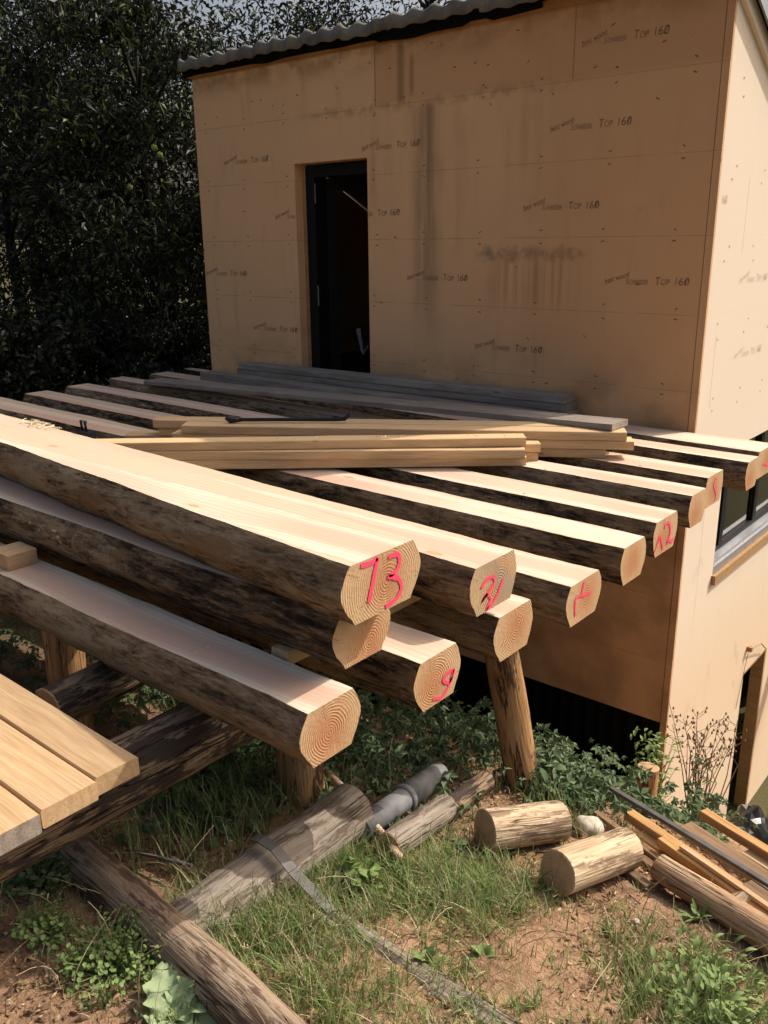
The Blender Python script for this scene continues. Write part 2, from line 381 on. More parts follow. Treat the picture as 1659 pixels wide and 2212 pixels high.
# ------------------------------------------------------------------ terrain
def lerp_tab(v, xs, ys): return np.interp(v, xs, ys)
def ground_z(x, y):
    x = np.asarray(x, float); y = np.asarray(y, float)
    h = np.interp(y, [-40, -3.6, 0, 1.785, 3.33, 4.2, 5.2, 6.4, 8.5, 60], [-1.3, -1.85, -1.904, -2.20, -2.52, -3.15, -3.95, -4.65, -6.3, -6.3])
    deep = np.clip((-3.2 - x)/1.6, 0, 1)*np.clip((y - 2.4)/3, 0, 1)*np.clip((x + 9)/1.5, 0, 1)
    h = h - .65*deep
    w = np.clip((-8.2 - x)/1.6, 0, 1); w = w*w*(3 - 2*w)
    return h*(1 - w) + w*(-2.75 + np.clip((-9 - x)*.10, 0, 3))
def gz(x, y): return float(ground_z(x, y))
def axis(near0, near1, step, lo, hi):
    a = list(np.arange(near0, near1, step)); s = step
    v = near1
    while v < hi: a.append(v); s = min(s*1.25, 12); v += s
    s = step; v = near0 - step
    while v > lo: a.insert(0, v); s = min(s*1.25, 12); v -= s
    return np.array(a)
gx = axis(-3.7, .3, .024, -400, 400); gy = axis(.4, 3.8, .024, -400, 400)
GX, GY = np.meshgrid(gx, gy, indexing='ij'); GZ = ground_z(GX, GY)
def fbm(x, y, s, o=3):
    return MN.fractal((x*s, y*s, 1.7), .8, 2.1, o)
nearm = (GX > -4.2) & (GX < .5) & (GY > 0) & (GY < 4.4)
for i, j in zip(*np.where(nearm)):
    x, y = gx[i], gy[j]
    GZ[i, j] += .030*fbm(x, y, 2.2) + .011*fbm(x, y, 11) + .007*fbm(x + 9, y, 38, 2)
nx, ny = len(gx), len(gy)
idx = np.arange(nx*ny).reshape(nx, ny)
F = np.stack([idx[:-1, :-1], idx[1:, :-1], idx[1:, 1:], idx[:-1, 1:]], -1).reshape(-1, 4)
ground = mesh_obj('ground', np.stack([GX, GY, GZ], -1).reshape(-1, 3), F, 'soil', smooth=True); tag(ground, None, None, kind='structure')

# ------------------------------------------------------------------ house
house = empty('house', (-2.32, 6.47, -4.7), 'unfinished two storey house clad in tan fibreboard with a corrugated roof', 'house')
HL = Vector(house.location)
def hpart(name, mb, mats, parent=None, smooth=False):
    o = mb.obj(name, mats, parent or house, smooth)
    if parent is None: o.location = -HL
    return o
def grid_wall(mb, us, ws, holes, thick, to3, m=0):
    """wall sheet with rectangular holes; to3(u,w,d) maps to 3D, d=0 outer face, d=1 inner"""
    for i in range(len(us)-1):
        for j in range(len(ws)-1):
            u0, u1, w0, w1 = us[i], us[i+1], ws[j], ws[j+1]
            cu, cw = (u0+u1)/2, (w0+w1)/2
            if any(h[0] < cu < h[1] and h[2] < cw < h[3] for h in holes): continue
            for d in (0, thick):
                q = [to3(u0, w0, d), to3(u1, w0, d), to3(u1, w1, d), to3(u0, w1, d)]
                mb.add(q, [(0, 1, 2, 3) if d == 0 else (3, 2, 1, 0)], m)
    edges = list(holes) + [(us[0], us[-1], ws[0], ws[-1])]
    for h in edges:
        c = [(h[0], h[2]), (h[1], h[2]), (h[1], h[3]), (h[0], h[3])]
        for a, b in zip(c, c[1:] + c[:1]):
            mb.add([to3(*a, 0), to3(*b, 0), to3(*b, thick), to3(*a, thick)], [(0, 1, 2, 3)], m)
WY = 6.47; XL = -7.92; XR = -2.374; XS = -2.32
SL = -.48
mb = MB(); grid_wall(mb, [XL, -6.467, -5.533, XR - .006], [-3.905, -1.43, .725, 1.638], [(-6.467, -5.533, -1.43, .725)], .16, lambda u, w, d: (u, WY + d, w))
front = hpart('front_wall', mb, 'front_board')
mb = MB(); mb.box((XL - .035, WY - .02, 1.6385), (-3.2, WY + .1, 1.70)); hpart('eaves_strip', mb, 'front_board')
# small staples in pairs along the joints
mb = MB()
rs = random.Random(3)
for k in range(-4, 4):
    zj = .013 + .56*k
    for i in range(10):
        x = -7.75 + i*.575 + rs.uniform(-.03, .03)
        if -6.5 < x < -5.5 and -1.43 < zj < .73: continue
        for s in (-1, 1):
            a = rs.uniform(-.7, .7); L = .013; zc = zj + s*.045 + rs.uniform(-.01, .01)
            mb.add([(x - L*math.cos(a), WY - .002, zc - L*math.sin(a)), (x + L*math.cos(a), WY - .002, zc + L*math.sin(a)), (x + L*math.cos(a), WY - .002, zc + L*math.sin(a) + .009), (x - L*math.cos(a), WY - .002, zc - L*math.sin(a) + .009)], [(0, 1, 2, 3)])
for i in range(46):
    x, zc = rs.uniform(-7.8, -2.5), rs.choice([rs.uniform(1.15, 1.6), rs.uniform(-1.3, 1.6)])
    if -6.5 < x < -5.5 and zc < .75: continue
    a = rs.uniform(-1, 1); L = .015
    mb.add([(x - L*math.cos(a), WY - .002, zc - L*math.sin(a)), (x + L*math.cos(a), WY - .002, zc + L*math.sin(a)), (x + L*math.cos(a), WY - .002, zc + L*math.sin(a) + .009), (x - L*math.cos(a), WY - .002, zc - L*math.sin(a) + .009)], [(0, 1, 2, 3)])
st = mb.obj('staple', 'staple', front); st['kind'] = 'stuff'
# printed lettering
def text_geo(body, size, shear=0, sx=1.0):
    cu = bpy.data.curves.new('lettering', 'FONT'); cu.body = body; cu.size = size; cu.shear = shear; cu.resolution_u = 3; cu.offset = -.0006
    to = bpy.data.objects.new('lettering', cu); C.objects.link(to)
    dg = bpy.context.evaluated_depsgraph_get(); me = bpy.data.meshes.new_from_object(to.evaluated_get(dg))
    v = [(p.co.x*sx, p.co.y) for p in me.vertices]; f = [tuple(p.vertices) for p in me.polygons]
    bpy.data.objects.remove(to); bpy.data.meshes.remove(me); bpy.data.curves.remove(cu)
    w = max(q[0] for q in v)
    return v, f, w
def stamp_geo():
    out = []
    def put(t, ox, oy, rot=0, width=None, new=True):
        v, f, w = t; s = (width/w) if width else 1; c, sn = math.cos(rot), math.sin(rot)
        if new: out.append(([], []))
        V, Fc = out[-1]; k = len(V)
        for x, y in v: V.append((ox + x*s*c - y*sn, oy + x*s*sn + y*c))
        for q in f: Fc.append(tuple(i + k for i in q))
    put(text_geo('best wood', .066, .35), .0, -.034, R(17), .215)
    put(text_geo('S', .066, .25), .170, -.030, 0, .024); put(text_geo('CHNEIDER', .052, .25), .196, -.030, 0, .150, False)
    put(text_geo('T', .082, .1), .400, -.030, 0, .045); put(text_geo('OP', .062, .1), .445, -.030, 0, .070, False)
    put(text_geo('1', .082, .1), .545, -.030, 0, .024); put(text_geo('60', .082, .1), .578, -.030, 0, .085, False)
    V, Fc = out[-1]; k = len(V); V.extend([(.625, -.022), (.631, -.022), (.657, .024), (.651, .024)]); Fc.append((k, k+1, k+2, k+3))
    return out
STAMP = stamp_geo()
def stamp(x, z, mat, clip=None, to3=None, parent=None):
    to3 = to3 or (lambda a, b: (a, WY - .003, b))
    for V, Fc in STAMP:
        Fs = [f for f in Fc if not clip or all(clip[0] <= V[i][0] + x <= clip[1] for i in f)]
        if not Fs: continue
        used = sorted({i for f in Fs for i in f}); mp = {i: k for k, i in enumerate(used)}
        mesh_obj('printed_lettering', [to3(x + V[i][0], z + V[i][1]) for i in used], [tuple(mp[i] for i in f) for f in Fs], mat, parent or front)
for x, z, m in ((-7.486, .802, 'ink_dark'), (-5.591, .812, 'ink_dark'), (-3.427, 1.38, 'ink_dark'), (-3.66, .82, 'ink_dark'), (-3.878, .25, 'ink_dark'),
                (-7.90, -.31, 'ink_dark'), (-5.072, -.31, 'ink_dark'), (-3.129, -.305, 'ink_dark'), (-4.317, -.876, 'ink_dark'), (-7.174, -.864, 'ink_dark')):
    stamp(x, z, m)
stamp(-6.761, .252, 'ink_dark', (-9, -6.48)); stamp(-5.82, .25, 'ink_dark', (-5.53, 0))
# right wall (lit) with the ribbon window and the lower doorway; top edge follows the roof
def to_r(u, w, d): return (XS - d, u, w)
mb = MB()
Y0, Y1, YB = WY, 9.9, 12.6
top = lambda y: 1.66 + SL*(y - WY)
wins = [(7.22, 9.75, -2.80, -1.70), (8.52, 9.28, -6.5, -4.27)]
us = [Y0, 7.22, 8.52, 9.28, 9.75, YB]; ws = [-6.5, -4.27, -2.80, -1.70, -1.25]
us[0] = WY + .0205
grid_wall(mb, us, ws, wins, .10, to_r)
for a, b in zip(us, us[1:]):
    mb.add([to_r(a, -1.25, 0), to_r(b, -1.25, 0), to_r(b, top(b), 0), to_r(a, top(a), 0)], [(0, 1, 2, 3)])
    mb.add([to_r(a, -1.25, .1), to_r(b, -1.25, .1), to_r(b, top(b), .1), to_r(a, top(a), .1)], [(3, 2, 1, 0)])
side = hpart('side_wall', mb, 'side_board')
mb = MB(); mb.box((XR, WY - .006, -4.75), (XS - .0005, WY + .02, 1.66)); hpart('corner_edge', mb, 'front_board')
mb = MB(); mb.box((XR - .008, WY + .004, -4.75), (XR + .002, WY + .01, 1.64)); hpart('corner_gap', mb, 'gap')
mb = MB(); rs = random.Random(9)
for k in range(-3, 4):
    for i in range(5):
        y = 6.75 + i*.62
        for s in (-1, 1):
            zc = -.13 + .56*k + s*.05 + rs.uniform(-.01, .01); yy = y + rs.uniform(-.05, .05); x = XS + .002
            if zc > top(yy) - .1 or (yy > 7.2 and -2.85 < zc < -1.65): continue
            mb.add([(x, yy, zc), (x, yy + .018, zc + .008), (x, yy + .018, zc + .02), (x, yy, zc + .012)], [(0, 1, 2, 3)])
o = mb.obj('staple', 'staple', side); o['kind'] = 'stuff'
for y, z in ((6.0, .26), (7.12, -.31), (7.18, -.9)):
    stamp(y, z, 'ink_pale', (WY + .05, 99), lambda a, b: (XS + .003, a, b), side)
# dark foundation membrane below the cladding (vertical corrugations)
mb = MB(); xs = np.linspace(XL, XR - .009, 430)
v = []; f = []
for i, x in enumerate(xs):
    d = .03 + .022*math.cos(x*2*math.pi/.13)
    v += [(x, WY + d, -7.0), (x, WY + d, -3.87)]
    if i: f.append((2*i - 2, 2*i, 2*i + 1, 2*i - 1))
mb.add(v, f); hpart('foundation_membrane', mb, 'membrane', smooth=True)
mb = MB()    # left, back walls, floor, ceiling lining, dark inside
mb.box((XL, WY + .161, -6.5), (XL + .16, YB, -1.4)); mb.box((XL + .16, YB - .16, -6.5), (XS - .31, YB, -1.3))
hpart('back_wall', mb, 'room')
mb = MB()
mb.add([(XL, WY + .161, -1.4), (XL, YB, -1.4), (XL, YB, top(YB) - .02), (XL, WY + .161, top(WY + .161) - .02)], [(0, 1, 2, 3)])
mb.add([(XL + .12, WY + .161, -1.4), (XL + .12, YB, -1.4), (XL + .12, YB, top(YB) - .02), (XL + .12, WY + .161, top(WY + .161) - .02)], [(3, 2, 1, 0)])
mb.add([(XL, YB, -1.4), (XS - .3, YB, -1.4), (XS - .3, YB, top(YB)), (XL, YB, top(YB))], [(3, 2, 1, 0)])
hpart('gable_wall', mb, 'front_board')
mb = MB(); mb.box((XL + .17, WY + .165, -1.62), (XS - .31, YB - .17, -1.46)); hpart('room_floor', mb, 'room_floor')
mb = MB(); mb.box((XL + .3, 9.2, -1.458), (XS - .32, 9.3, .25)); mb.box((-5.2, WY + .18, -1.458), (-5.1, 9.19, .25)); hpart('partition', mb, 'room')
# roof sheets: corrugated along x, apron flange over the front edge
def roof_sheet(x0, x1, lift, seed):
    rs = random.Random(seed); pitch = .205; n = int((x1 - x0)/pitch*10); v, f = [], []
    dz = [rs.uniform(-.008, .008) for _ in range(40)]
    for i in range(n + 1):
        x = x0 + (x1 - x0)*i/n; ph = math.cos(2*math.pi*x/pitch); c = .019*ph; e = dz[int((x - x0)/pitch) % 40]
        prof = [(6.345 - .006*ph, 1.69 + e + .006*ph), (6.35 - .009*ph, 1.782 + e + c*.4), (6.372, 1.802 + c + e)]
        prof += [(yy, 1.802 + SL*(yy - 6.375) + c) for yy in (7.5, 9.5, 11.5, 13.1)]
        for (yy, zz) in prof: v.append((x, yy, zz + lift + (.012 if i > n - 6 else 0)))
        if i:
            m = len(prof)
            for j in range(m - 1): f.append(((i-1)*m + j, i*m + j, i*m + j + 1, (i-1)*m + j + 1))
    mb = MB(); mb.add(v, f)
    o = hpart('roof_sheet', mb, 'roof', smooth=True)
    s = o.modifiers.new('thickness', 'SOLIDIFY'); s.thickness = .007
for i, x0 in enumerate(np.arange(-7.98, -2.3, .93)): roof_sheet(x0, min(x0 + .98, -2.24), .007*(i % 2), i)
mb = MB(); rs = random.Random(2)   # ragged membrane below the sheets
xs = np.linspace(-8.0, -3.75, 60); v, f = [], []
for i, x in enumerate(xs):
    zb = 1.655 - max(0, .03*MN.noise((x*2.3, 0, 0))) - (.025 if -5.4 < x < -4.4 else 0)
    if x > -4.2: zb = 1.63 + .05*(x + 4.2)
    v += [(x, 6.43, zb), (x, 6.405, 1.742)]
    if i: f.append((2*i-2, 2*i, 2*i+1, 2*i-1))
mb.add(v, f); mem = hpart('roof_membrane', mb, 'membrane')
mem.modifiers.new('thickness', 'SOLIDIFY').thickness = .006
mb = MB()    # verge trim along the sloping top of the side wall, then black soffit and grey sheet edge
def slope_strip(x0, x1, z0, z1, m):
    q = []
    for y in (6.36, 13.0):
        zz = 1.66 + SL*(y - WY); q += [(x0, y, zz + z0), (x1, y, zz + z0), (x1, y, zz + z1), (x0, y, zz + z1)]
    mb.add(q, [(0, 1, 2, 3), (7, 6, 5, 4), (0, 4, 5, 1), (1, 5, 6, 2), (2, 6, 7, 3), (3, 7, 4, 0)], m)
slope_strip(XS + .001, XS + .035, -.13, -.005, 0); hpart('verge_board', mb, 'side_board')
mb = MB(); slope_strip(XS - .25, XS + .07, 0, .05, 0); hpart('verge_soffit', mb, 'membrane')
mb = MB(); slope_strip(XS + .07, XS + .085, -.05, .12, 0); hpart('verge_sheet', mb, 'roof_metal')
# doorway in the front wall
door = empty('doorway', (-6.0, WY + .1, -1.46), None, None); door.parent = house; door.location = Vector((-6.0, WY + .1, -1.46)) - HL
def dpart(name, mb, mats, parent):
    o = mb.obj(name, mats, parent); o.location = -Vector((-6.0, WY + .1, -1.46)); return o
mb = MB(); mb.box((-6.466, WY + .10, -1.43), (-6.41, WY + .155, .724)); mb.box((-6.40, WY + .04, .715), (-5.534, WY + .158, .7245)); dpart('lining', mb, 'jamb', door)
mb = MB()
mb.box((-6.409, WY + .09, -1.45), (-6.29, WY + .23, .70)); mb.box((-6.29, WY + .09, .60), (-5.533, WY + .23, .70)); mb.box((-5.56, WY + .165, -1.45), (-5.44, WY + .23, .70))
dpart('frame', mb, 'frame', door)
mb = MB(); mb.box((-6.29, WY + .02, -1.457), (-5.534, WY + .22, -1.425)); dpart('threshold', mb, 'sill', door)
mb = MB(); c, s = math.cos(R(52)), math.sin(R(52))
def leafq(a, b, z0, z1, t0, t1):
    q = []
    for z in (z0, z1):
        for u, t in ((a, t0), (b, t0), (b, t1), (a, t1)): q.append((-6.27 + u*c + t*-s, WY + .235 + u*s + t*c, z))
    mb.add(q, [(3, 2, 1, 0), (4, 5, 6, 7), (0, 1, 5, 4), (1, 2, 6, 5), (2, 3, 7, 6), (3, 0, 4, 7)])
leafq(0, .10, -1.44, .59, 0, .06); leafq(.10, .68, -1.44, -1.30, 0, .06); leafq(.10, .68, .48, .59, 0, .06); leafq(.68, .78, -1.44, .59, 0, .06)
dpart('door_leaf', mb, 'frame', door)
for z0, z1 in ((.36, .54), (-.62, -.42)):
    mb = MB(); mb.box((-6.287, WY + .085, z0), (-6.275, WY + .089, z1)); dpart('hinge', mb, 'zinc', door)
# ribbon window in the side wall
win = empty('window', (XS, 8.4, -2.8), None, None); win.parent = house; win.location = Vector((XS, 8.4, -2.8)) - HL
def wpart(name, mb, mats):
    o = mb.obj(name, mats, win); o.location = -Vector((XS, 8.4, -2.8)); return o
mb = MB()
mb.box((XS - .20, 7.222, -2.72), (XS - .101, 7.31, -1.702)); mb.box((XS - .20, 7.31, -1.78), (XS - .101, 9.749, -1.702)); mb.box((XS - .20, 7.31, -2.72), (XS - .101, 9.749, -2.65))
for y in (7.62, 8.55): mb.box((XS - .19, y, -2.65), (XS - .105, y + .09, -1.78))
wpart('frame', mb, 'frame')
for y0, y1 in ((7.31, 7.62), (7.71, 8.55), (8.64, 9.749)):
    mb = MB(); mb.box((XS - .145, y0 + .001, -2.649), (XS - .135, y1 - .001, -1.781)); wpart('pane', mb, 'glass')
mb = MB(); mb.box((XS - .21, 7.222, -2.799), (XS - .001, 9.749, -2.722)); mb.box((XS - .1055, 7.3, -2.7245), (XS - .02, 9.7, -2.69)); wpart('sill', mb, 'sill')
mb = MB(); mb.box((XS + .001, 7.20, -2.872), (XS + .035, 9.8, -2.79)); wpart('sill_lip', mb, 'jamb')
mb = MB(); mb.box((XS - .70, 7.6, -2.6), (XS - .66, 7.95, -2.2)); wpart('inner_board', mb, 'fresh')
# doorway below: timber reveal
mb = MB(); mb.box((XS - .13, 9.245, -6.45), (XS - .002, 9.279, -4.272)); mb.box((XS - .13, 8.521, -4.31), (XS - .01, 9.244, -4.272)); hpart('lower_door_lining', mb, 'jamb')
mb = MB(); mb.box((XS - 1.6, 6.7, -6.45), (XS - 1.5, 12.0, -1.64)); hpart('lower_dark_backing', mb, 'room')  # dark panel added across the room so window and doorway stay black inside
mb = MB(); mb.box((XS + .001, 8.52, -4.02), (XS + .05, 8.56, -3.97)); mb.tube([(XS + .045, 8.54, -3.99), (XS + .06, 8.8, -4.02), (XS + .03, 9.1, -4.2)], .006); mb.tube([(XS + .02, 8.53, -4.0), (XS + .01, 8.36, -4.6)], .003); hpart('cable_bracket', mb, 'jamb')
# things seen inside the doorway
def lumpy(name, c, rad, mat, label, cat, seed, amp=.25, sub=3, group=None, parent=None):
    bm = bmesh.new(); bmesh.ops.create_icosphere(bm, subdivisions=sub, radius=1)
    for q in bm.verts:
        p = q.co.copy(); k = 1 + amp*MN.fractal((p.x*1.7 + seed, p.y*1.7, p.z*1.7), .7, 2.2, 4)
        q.co = Vector((p.x*rad[0], p.y*rad[1], p.z*rad[2]))*k
    me = bpy.data.meshes.new(name); bm.to_mesh(me); bm.free(); me.materials.append(M[mat])
    for p in me.polygons: p.use_smooth = True
    o = bpy.data.objects.new(name, me); C.objects.link(o); o.location = c
    if label: tag(o, label, cat, group)
    return o
lumpy('foil_bundle', (-5.78, 7.1, -1.0), (.15, .12, .10), 'foil', 'crumpled silvery foil bundle inside the dark doorway', 'bundle', 4, .5)
mb = MB(); mb.box((-.45, -.3, .0), (.45, .3, .02)); mb.tube([(-.4, -.26, -.32), (-.4, -.26, 0)], .018); mb.tube([(.4, -.26, -.32), (.4, -.26, 0)], .018); mb.tube([(-.4, .26, -.32), (-.4, .26, 0)], .018); mb.tube([(.4, .26, -.32), (.4, .26, 0)], .018)
o = mb.obj('work_table', 'brownboard', loc=(-5.75, 7.55, -1.135)); tag(o, 'low dark work table standing inside the doorway', 'table')
mb = MB(); mb.add([(0, 0, .26), (.05, .01, .27), (.11, -.02, .05), (.16, -.01, .09), (.155, 0, .11), (.10, 0, .0), (.06, .01, .02)], [(0, 1, 2, 5, 6), (2, 3, 4, 5)])
o = mb.obj('paper_strip', 'zinc', loc=(-6.04, 6.85, -1.12)); o.modifiers.new('thickness', 'SOLIDIFY').thickness = .004
tag(o, 'bent white paper strip hanging just inside the dark doorway', 'paper')

# ------------------------------------------------------------------ sawn logs
def prof(k=7, bulge=.036, hgt=.195):
    """half profile from top edge to bottom edge: (outward offset, z)"""
    return [(bulge*math.sin(math.pi*min(1, t*1.02 + .02))*(1 if t < .6 else .95) - .012*t*t, -hgt*t) for t in np.linspace(0, 1, k)]
def strokes(name, lines, width, parent, xf):
    mb = MB()
    for L in lines:
        P = [Vector((p[0], p[1])) for p in L]
        if len(P) > 2:     # smooth a little
            Q = []
            for i in range(len(P) - 1):
                p0, p1, p2, p3 = P[max(i-1, 0)], P[i], P[i+1], P[min(i+2, len(P)-1)]
                for t in (0, .25, .5, .75):
                    Q.append(.5*((2*p1) + (p2 - p0)*t + (2*p0 - 5*p1 + 4*p2 - p3)*t*t + (3*p1 - p0 - 3*p2 + p3)*t**3))
            Q.append(P[-1]); P = Q
        v, f = [], []
        for i, p in enumerate(P):
            d = P[min(i+1, len(P)-1)] - P[max(i-1, 0)]; d = d.normalized() if d.length else Vector((1, 0)); nn = Vector((-d.y, d.x))
            w = width*(.75 + .35*MN.noise((p.x*40, p.y*40, 0)))
            for s in (1, -1): q = p + nn*w*.5*s; v.append((xf, q.x, q.y))
            if i: f.append((2*i-2, 2*i-1, 2*i+1, 2*i))
        mb.add(v, f)
    return mb.obj(name, 'paint', parent)
def sawn_log(label, xr, yr, xl, yl, zr, zl, barkmat='bark', endmat='end', hgt=.195, bulge=(.036, .036), number=None, pw=.017, group='sawn logs laid side by side', seed=0, end=None):
    """xr: right end x, yr=(near,far) at right, yl at left; local frame keeps world axes, origin at right end top centre"""
    O = Vector((xr, (yr[0] + yr[1])/2, zr)); n = 150; k = 11
    root_v, root_f = [], []
    xs = np.linspace(xr, xl, n); rows = []; kr = random.Random(seed + 100); knots = [xr - .4 - kr.uniform(0, 5.8) for _ in range(9)]; kj = [kr.randint(3, 7) for _ in knots]
    pr = [prof(k, b, hgt) for b in bulge]
    for i, x in enumerate(xs):
        t = i/(n-1); ya = yr[0] + (yl[0]-yr[0])*t; yb = yr[1] + (yl[1]-yr[1])*t; z = zr + (zl - zr)*t
        e = (0.25 if i == 0 else 1)
        ya += e*(.014*MN.noise((x*1.3, seed*7.1, 0)) + .007*MN.noise((x*5, seed*3.3, 2)) + .004*MN.noise((x*17, seed*1.3, 2))); yb += e*(.014*MN.noise((x*1.3, seed*5.7, 5)) + .007*MN.noise((x*5, seed*2.1, 9)) + .004*MN.noise((x*17, seed*1.9, 2)))
        kb = [max(0, 1 - ((x - kx)/.05)**2)**1.5 for kx in knots]
        row = []
        for j, (d, dz) in enumerate(pr[0]):
            q = e*(.013*MN.fractal((x*3, j*.6, seed*2.3), .8, 2, 4)) if 0 < j else 0
            q += sum(.016*b for b, jj in zip(kb, kj) if abs(jj - j) < 2 and 0 < j < k-1)
            row.append(Vector((x, ya - d - q, z + dz)) - O)
        for j, (d, dz) in enumerate(reversed(pr[1])):
            q = e*(.013*MN.fractal((x*3, j*.6, seed*4.9), .8, 2, 4)) if j < k-1 else 0
            row.append(Vector((x, yb + d + q, z + dz)) - O)
        rows.append(row)
    V = [p for r in rows for p in r]; m = 2*k; Fc = []
    for i in range(n-1):
        for j in range(m-1): Fc.append((i*m + j, i*m + j + 1, (i+1)*m + j + 1, (i+1)*m + j))
    Fc.append(tuple((n-1)*m + j for j in range(m)))
    body = mesh_obj('sawn_log', V, Fc, barkmat, smooth=[True]*(len(Fc)-1) + [False], loc=O)
    tag(body, label, 'log', group)
    v, f = [], []; g = 5
    for i in range(n):
        a, b = rows[i][0], rows[i][-1]
        for j in range(g): v.append(a + (b - a)*j/(g-1))
        if i:
            for j in range(g-1): f.append(((i-1)*g + j, i*g + j, i*g + j + 1, (i-1)*g + j + 1))
    mesh_obj('sawn_face', v, f, 'sawn', body)
    ce = mesh_obj('cut_end', rows[0], [tuple(range(m))[::-1]], endmat, body)
    if number: strokes('painted_number', [[(p[0] - O.y, p[1] - O.z) for p in L] for L in number], pw, ce, .0025)
    return body
NUM13 = [[(1.868, -.944), (1.915, -.949), (1.949, -.942)], [(1.949, -.942), (1.927, -1.005), (1.903, -1.078)],
         [(2.001, -.954), (2.048, -.958), (2.057, -.99), (2.033, -1.014), (2.0, -1.02), (2.047, -1.039), (2.066, -1.077), (2.041, -1.108), (1.984, -1.118)]]
NUM2 = [[(2.528, -1.228), (2.559, -1.205), (2.606, -1.206), (2.615, -1.232), (2.584, -1.255), (2.546, -1.275), (2.535, -1.285), (2.561, -1.266), (2.594, -1.290), (2.579, -1.312), (2.564, -1.325)],
        [(2.68, -1.239), (2.657, -1.265), (2.642, -1.288), (2.600, -1.318), (2.566, -1.326)]]
NUM7 = [[(3.305, -1.435), (3.294, -1.456), (3.282, -1.491)], [(3.372, -1.509), (3.305, -1.504), (3.25, -1.491), (3.224, -1.51), (3.232, -1.578)]]
NUM12 = [[(4.177, -1.558), (4.205, -1.52), (4.23, -1.485), (4.259, -1.53), (4.285, -1.575)],
         [(4.281, -1.457), (4.304, -1.436), (4.343, -1.446), (4.364, -1.479), (4.364, -1.518), (4.334, -1.552), (4.364, -1.547), (4.40, -1.563), (4.43, -1.55)]]
NUM5 = [[(5.322, -1.419), (5.288, -1.445), (5.289, -1.471), (5.333, -1.517), (5.344, -1.545), (5.32, -1.572)]]
NUM9 = [[(2.35, -1.489), (2.314, -1.488), (2.293, -1.507), (2.321, -1.528), (2.35, -1.517), (2.357, -1.487), (2.336, -1.53), (2.315, -1.554), (2.279, -1.571), (2.23, -1.554)]]
NUM1 = [[(6.171, -1.501), (6.22, -1.51), (6.286, -1.531)]]
sawn_log('sawn log at the back of the row, touching the house wall', -1.724, (6.066, 6.385), -8.275, (6.344, 6.445), -1.395, -1.39, 'bark_dark', bulge=(.02, .02), number=NUM1, seed=1)
sawn_log('narrow sawn log, second from the house wall, with an unpainted end', -1.676, (5.692, 5.887), -8.25, (5.853, 6.093), -1.385, -1.39, 'bark_dark', seed=2)
sawn_log('sawn log with a pink wavy stroke on its end, third from the house wall', -1.748, (5.171, 5.427), -8.336, (5.395, 5.575), -1.39, -1.39, 'bark', number=NUM5, pw=.018, seed=3, bulge=(.02, .02))
sawn_log('sawn log with a bare reddish end between the wavy stroke log and log 12', -1.672, (4.719, 4.922), -8.225, (4.82, 5.055), -1.385, -1.39, 'bark', seed=4)
sawn_log('sawn log with pink 12 painted on its end', -1.648, (4.175, 4.441), -8.152, (4.318, 4.551), -1.40, -1.39, 'bark_dark', number=NUM12, pw=.020, seed=5, bulge=(.03, .025))
sawn_log('sawn log with bare cracked end between log 12 and the hooked stroke log', -1.62, (3.738, 3.96), -8.168, (3.76, 4.068), -1.41, -1.39, 'bark', seed=6)
sawn_log('sawn log with a pink hooked stroke on its end', -1.607, (3.182, 3.44), -8.2, (3.25, 3.50), -1.425, -1.40, 'bark', number=NUM7, pw=.017, seed=7, bulge=(.04, .04))
sawn_log('sawn log with a bare end, under the log numbered 2', -1.64, (2.664, 2.89), -8.2, (2.70, 2.95), -1.395, -1.39, 'bark', seed=8, bulge=(.042, .03))
sawn_log('sawn log with pink 9 on its end, low in the log pile', -1.64, (2.162, 2.369), -8.2, (2.15, 2.38), -1.39, -1.39, 'bark', number=NUM9, pw=.017, seed=9, bulge=(.045, .035))
sawn_log('lowest front log with a bare ringed end, half peeled bark', -1.664, (1.636, 1.834), -8.2, (1.68, 1.90), -1.352, -1.36, 'bark_peeled', seed=10, bulge=(.045, .04), group='sawn logs laid side by side')
sawn_log('sawn log with a grey end and pink 2 painted on it, on the upper tier', -1.64, (2.492, 2.748), -8.25, (2.85, 3.10), -1.14, -1.14, 'bark', 'end_grey', number=NUM2, pw=.017, seed=11, group='sawn logs stacked on the row', bulge=(.042, .03))
sawn_log('dark barked sawn log directly under log 13', -1.74, (1.875, 2.085), -8.2, (1.92, 2.14), -1.136, -1.136, 'bark_dark', seed=12, group='sawn logs stacked on the row', bulge=(.05, .04))
sawn_log('topmost sawn log with pink 13 painted on its end', -1.65, (1.825, 2.128), -8.2, (2.41, 2.71), -.932, -.932, 'bark_peeled', number=NUM13, pw=.023, seed=13, group='sawn logs stacked on the row', bulge=(.05, .045), hgt=.2)

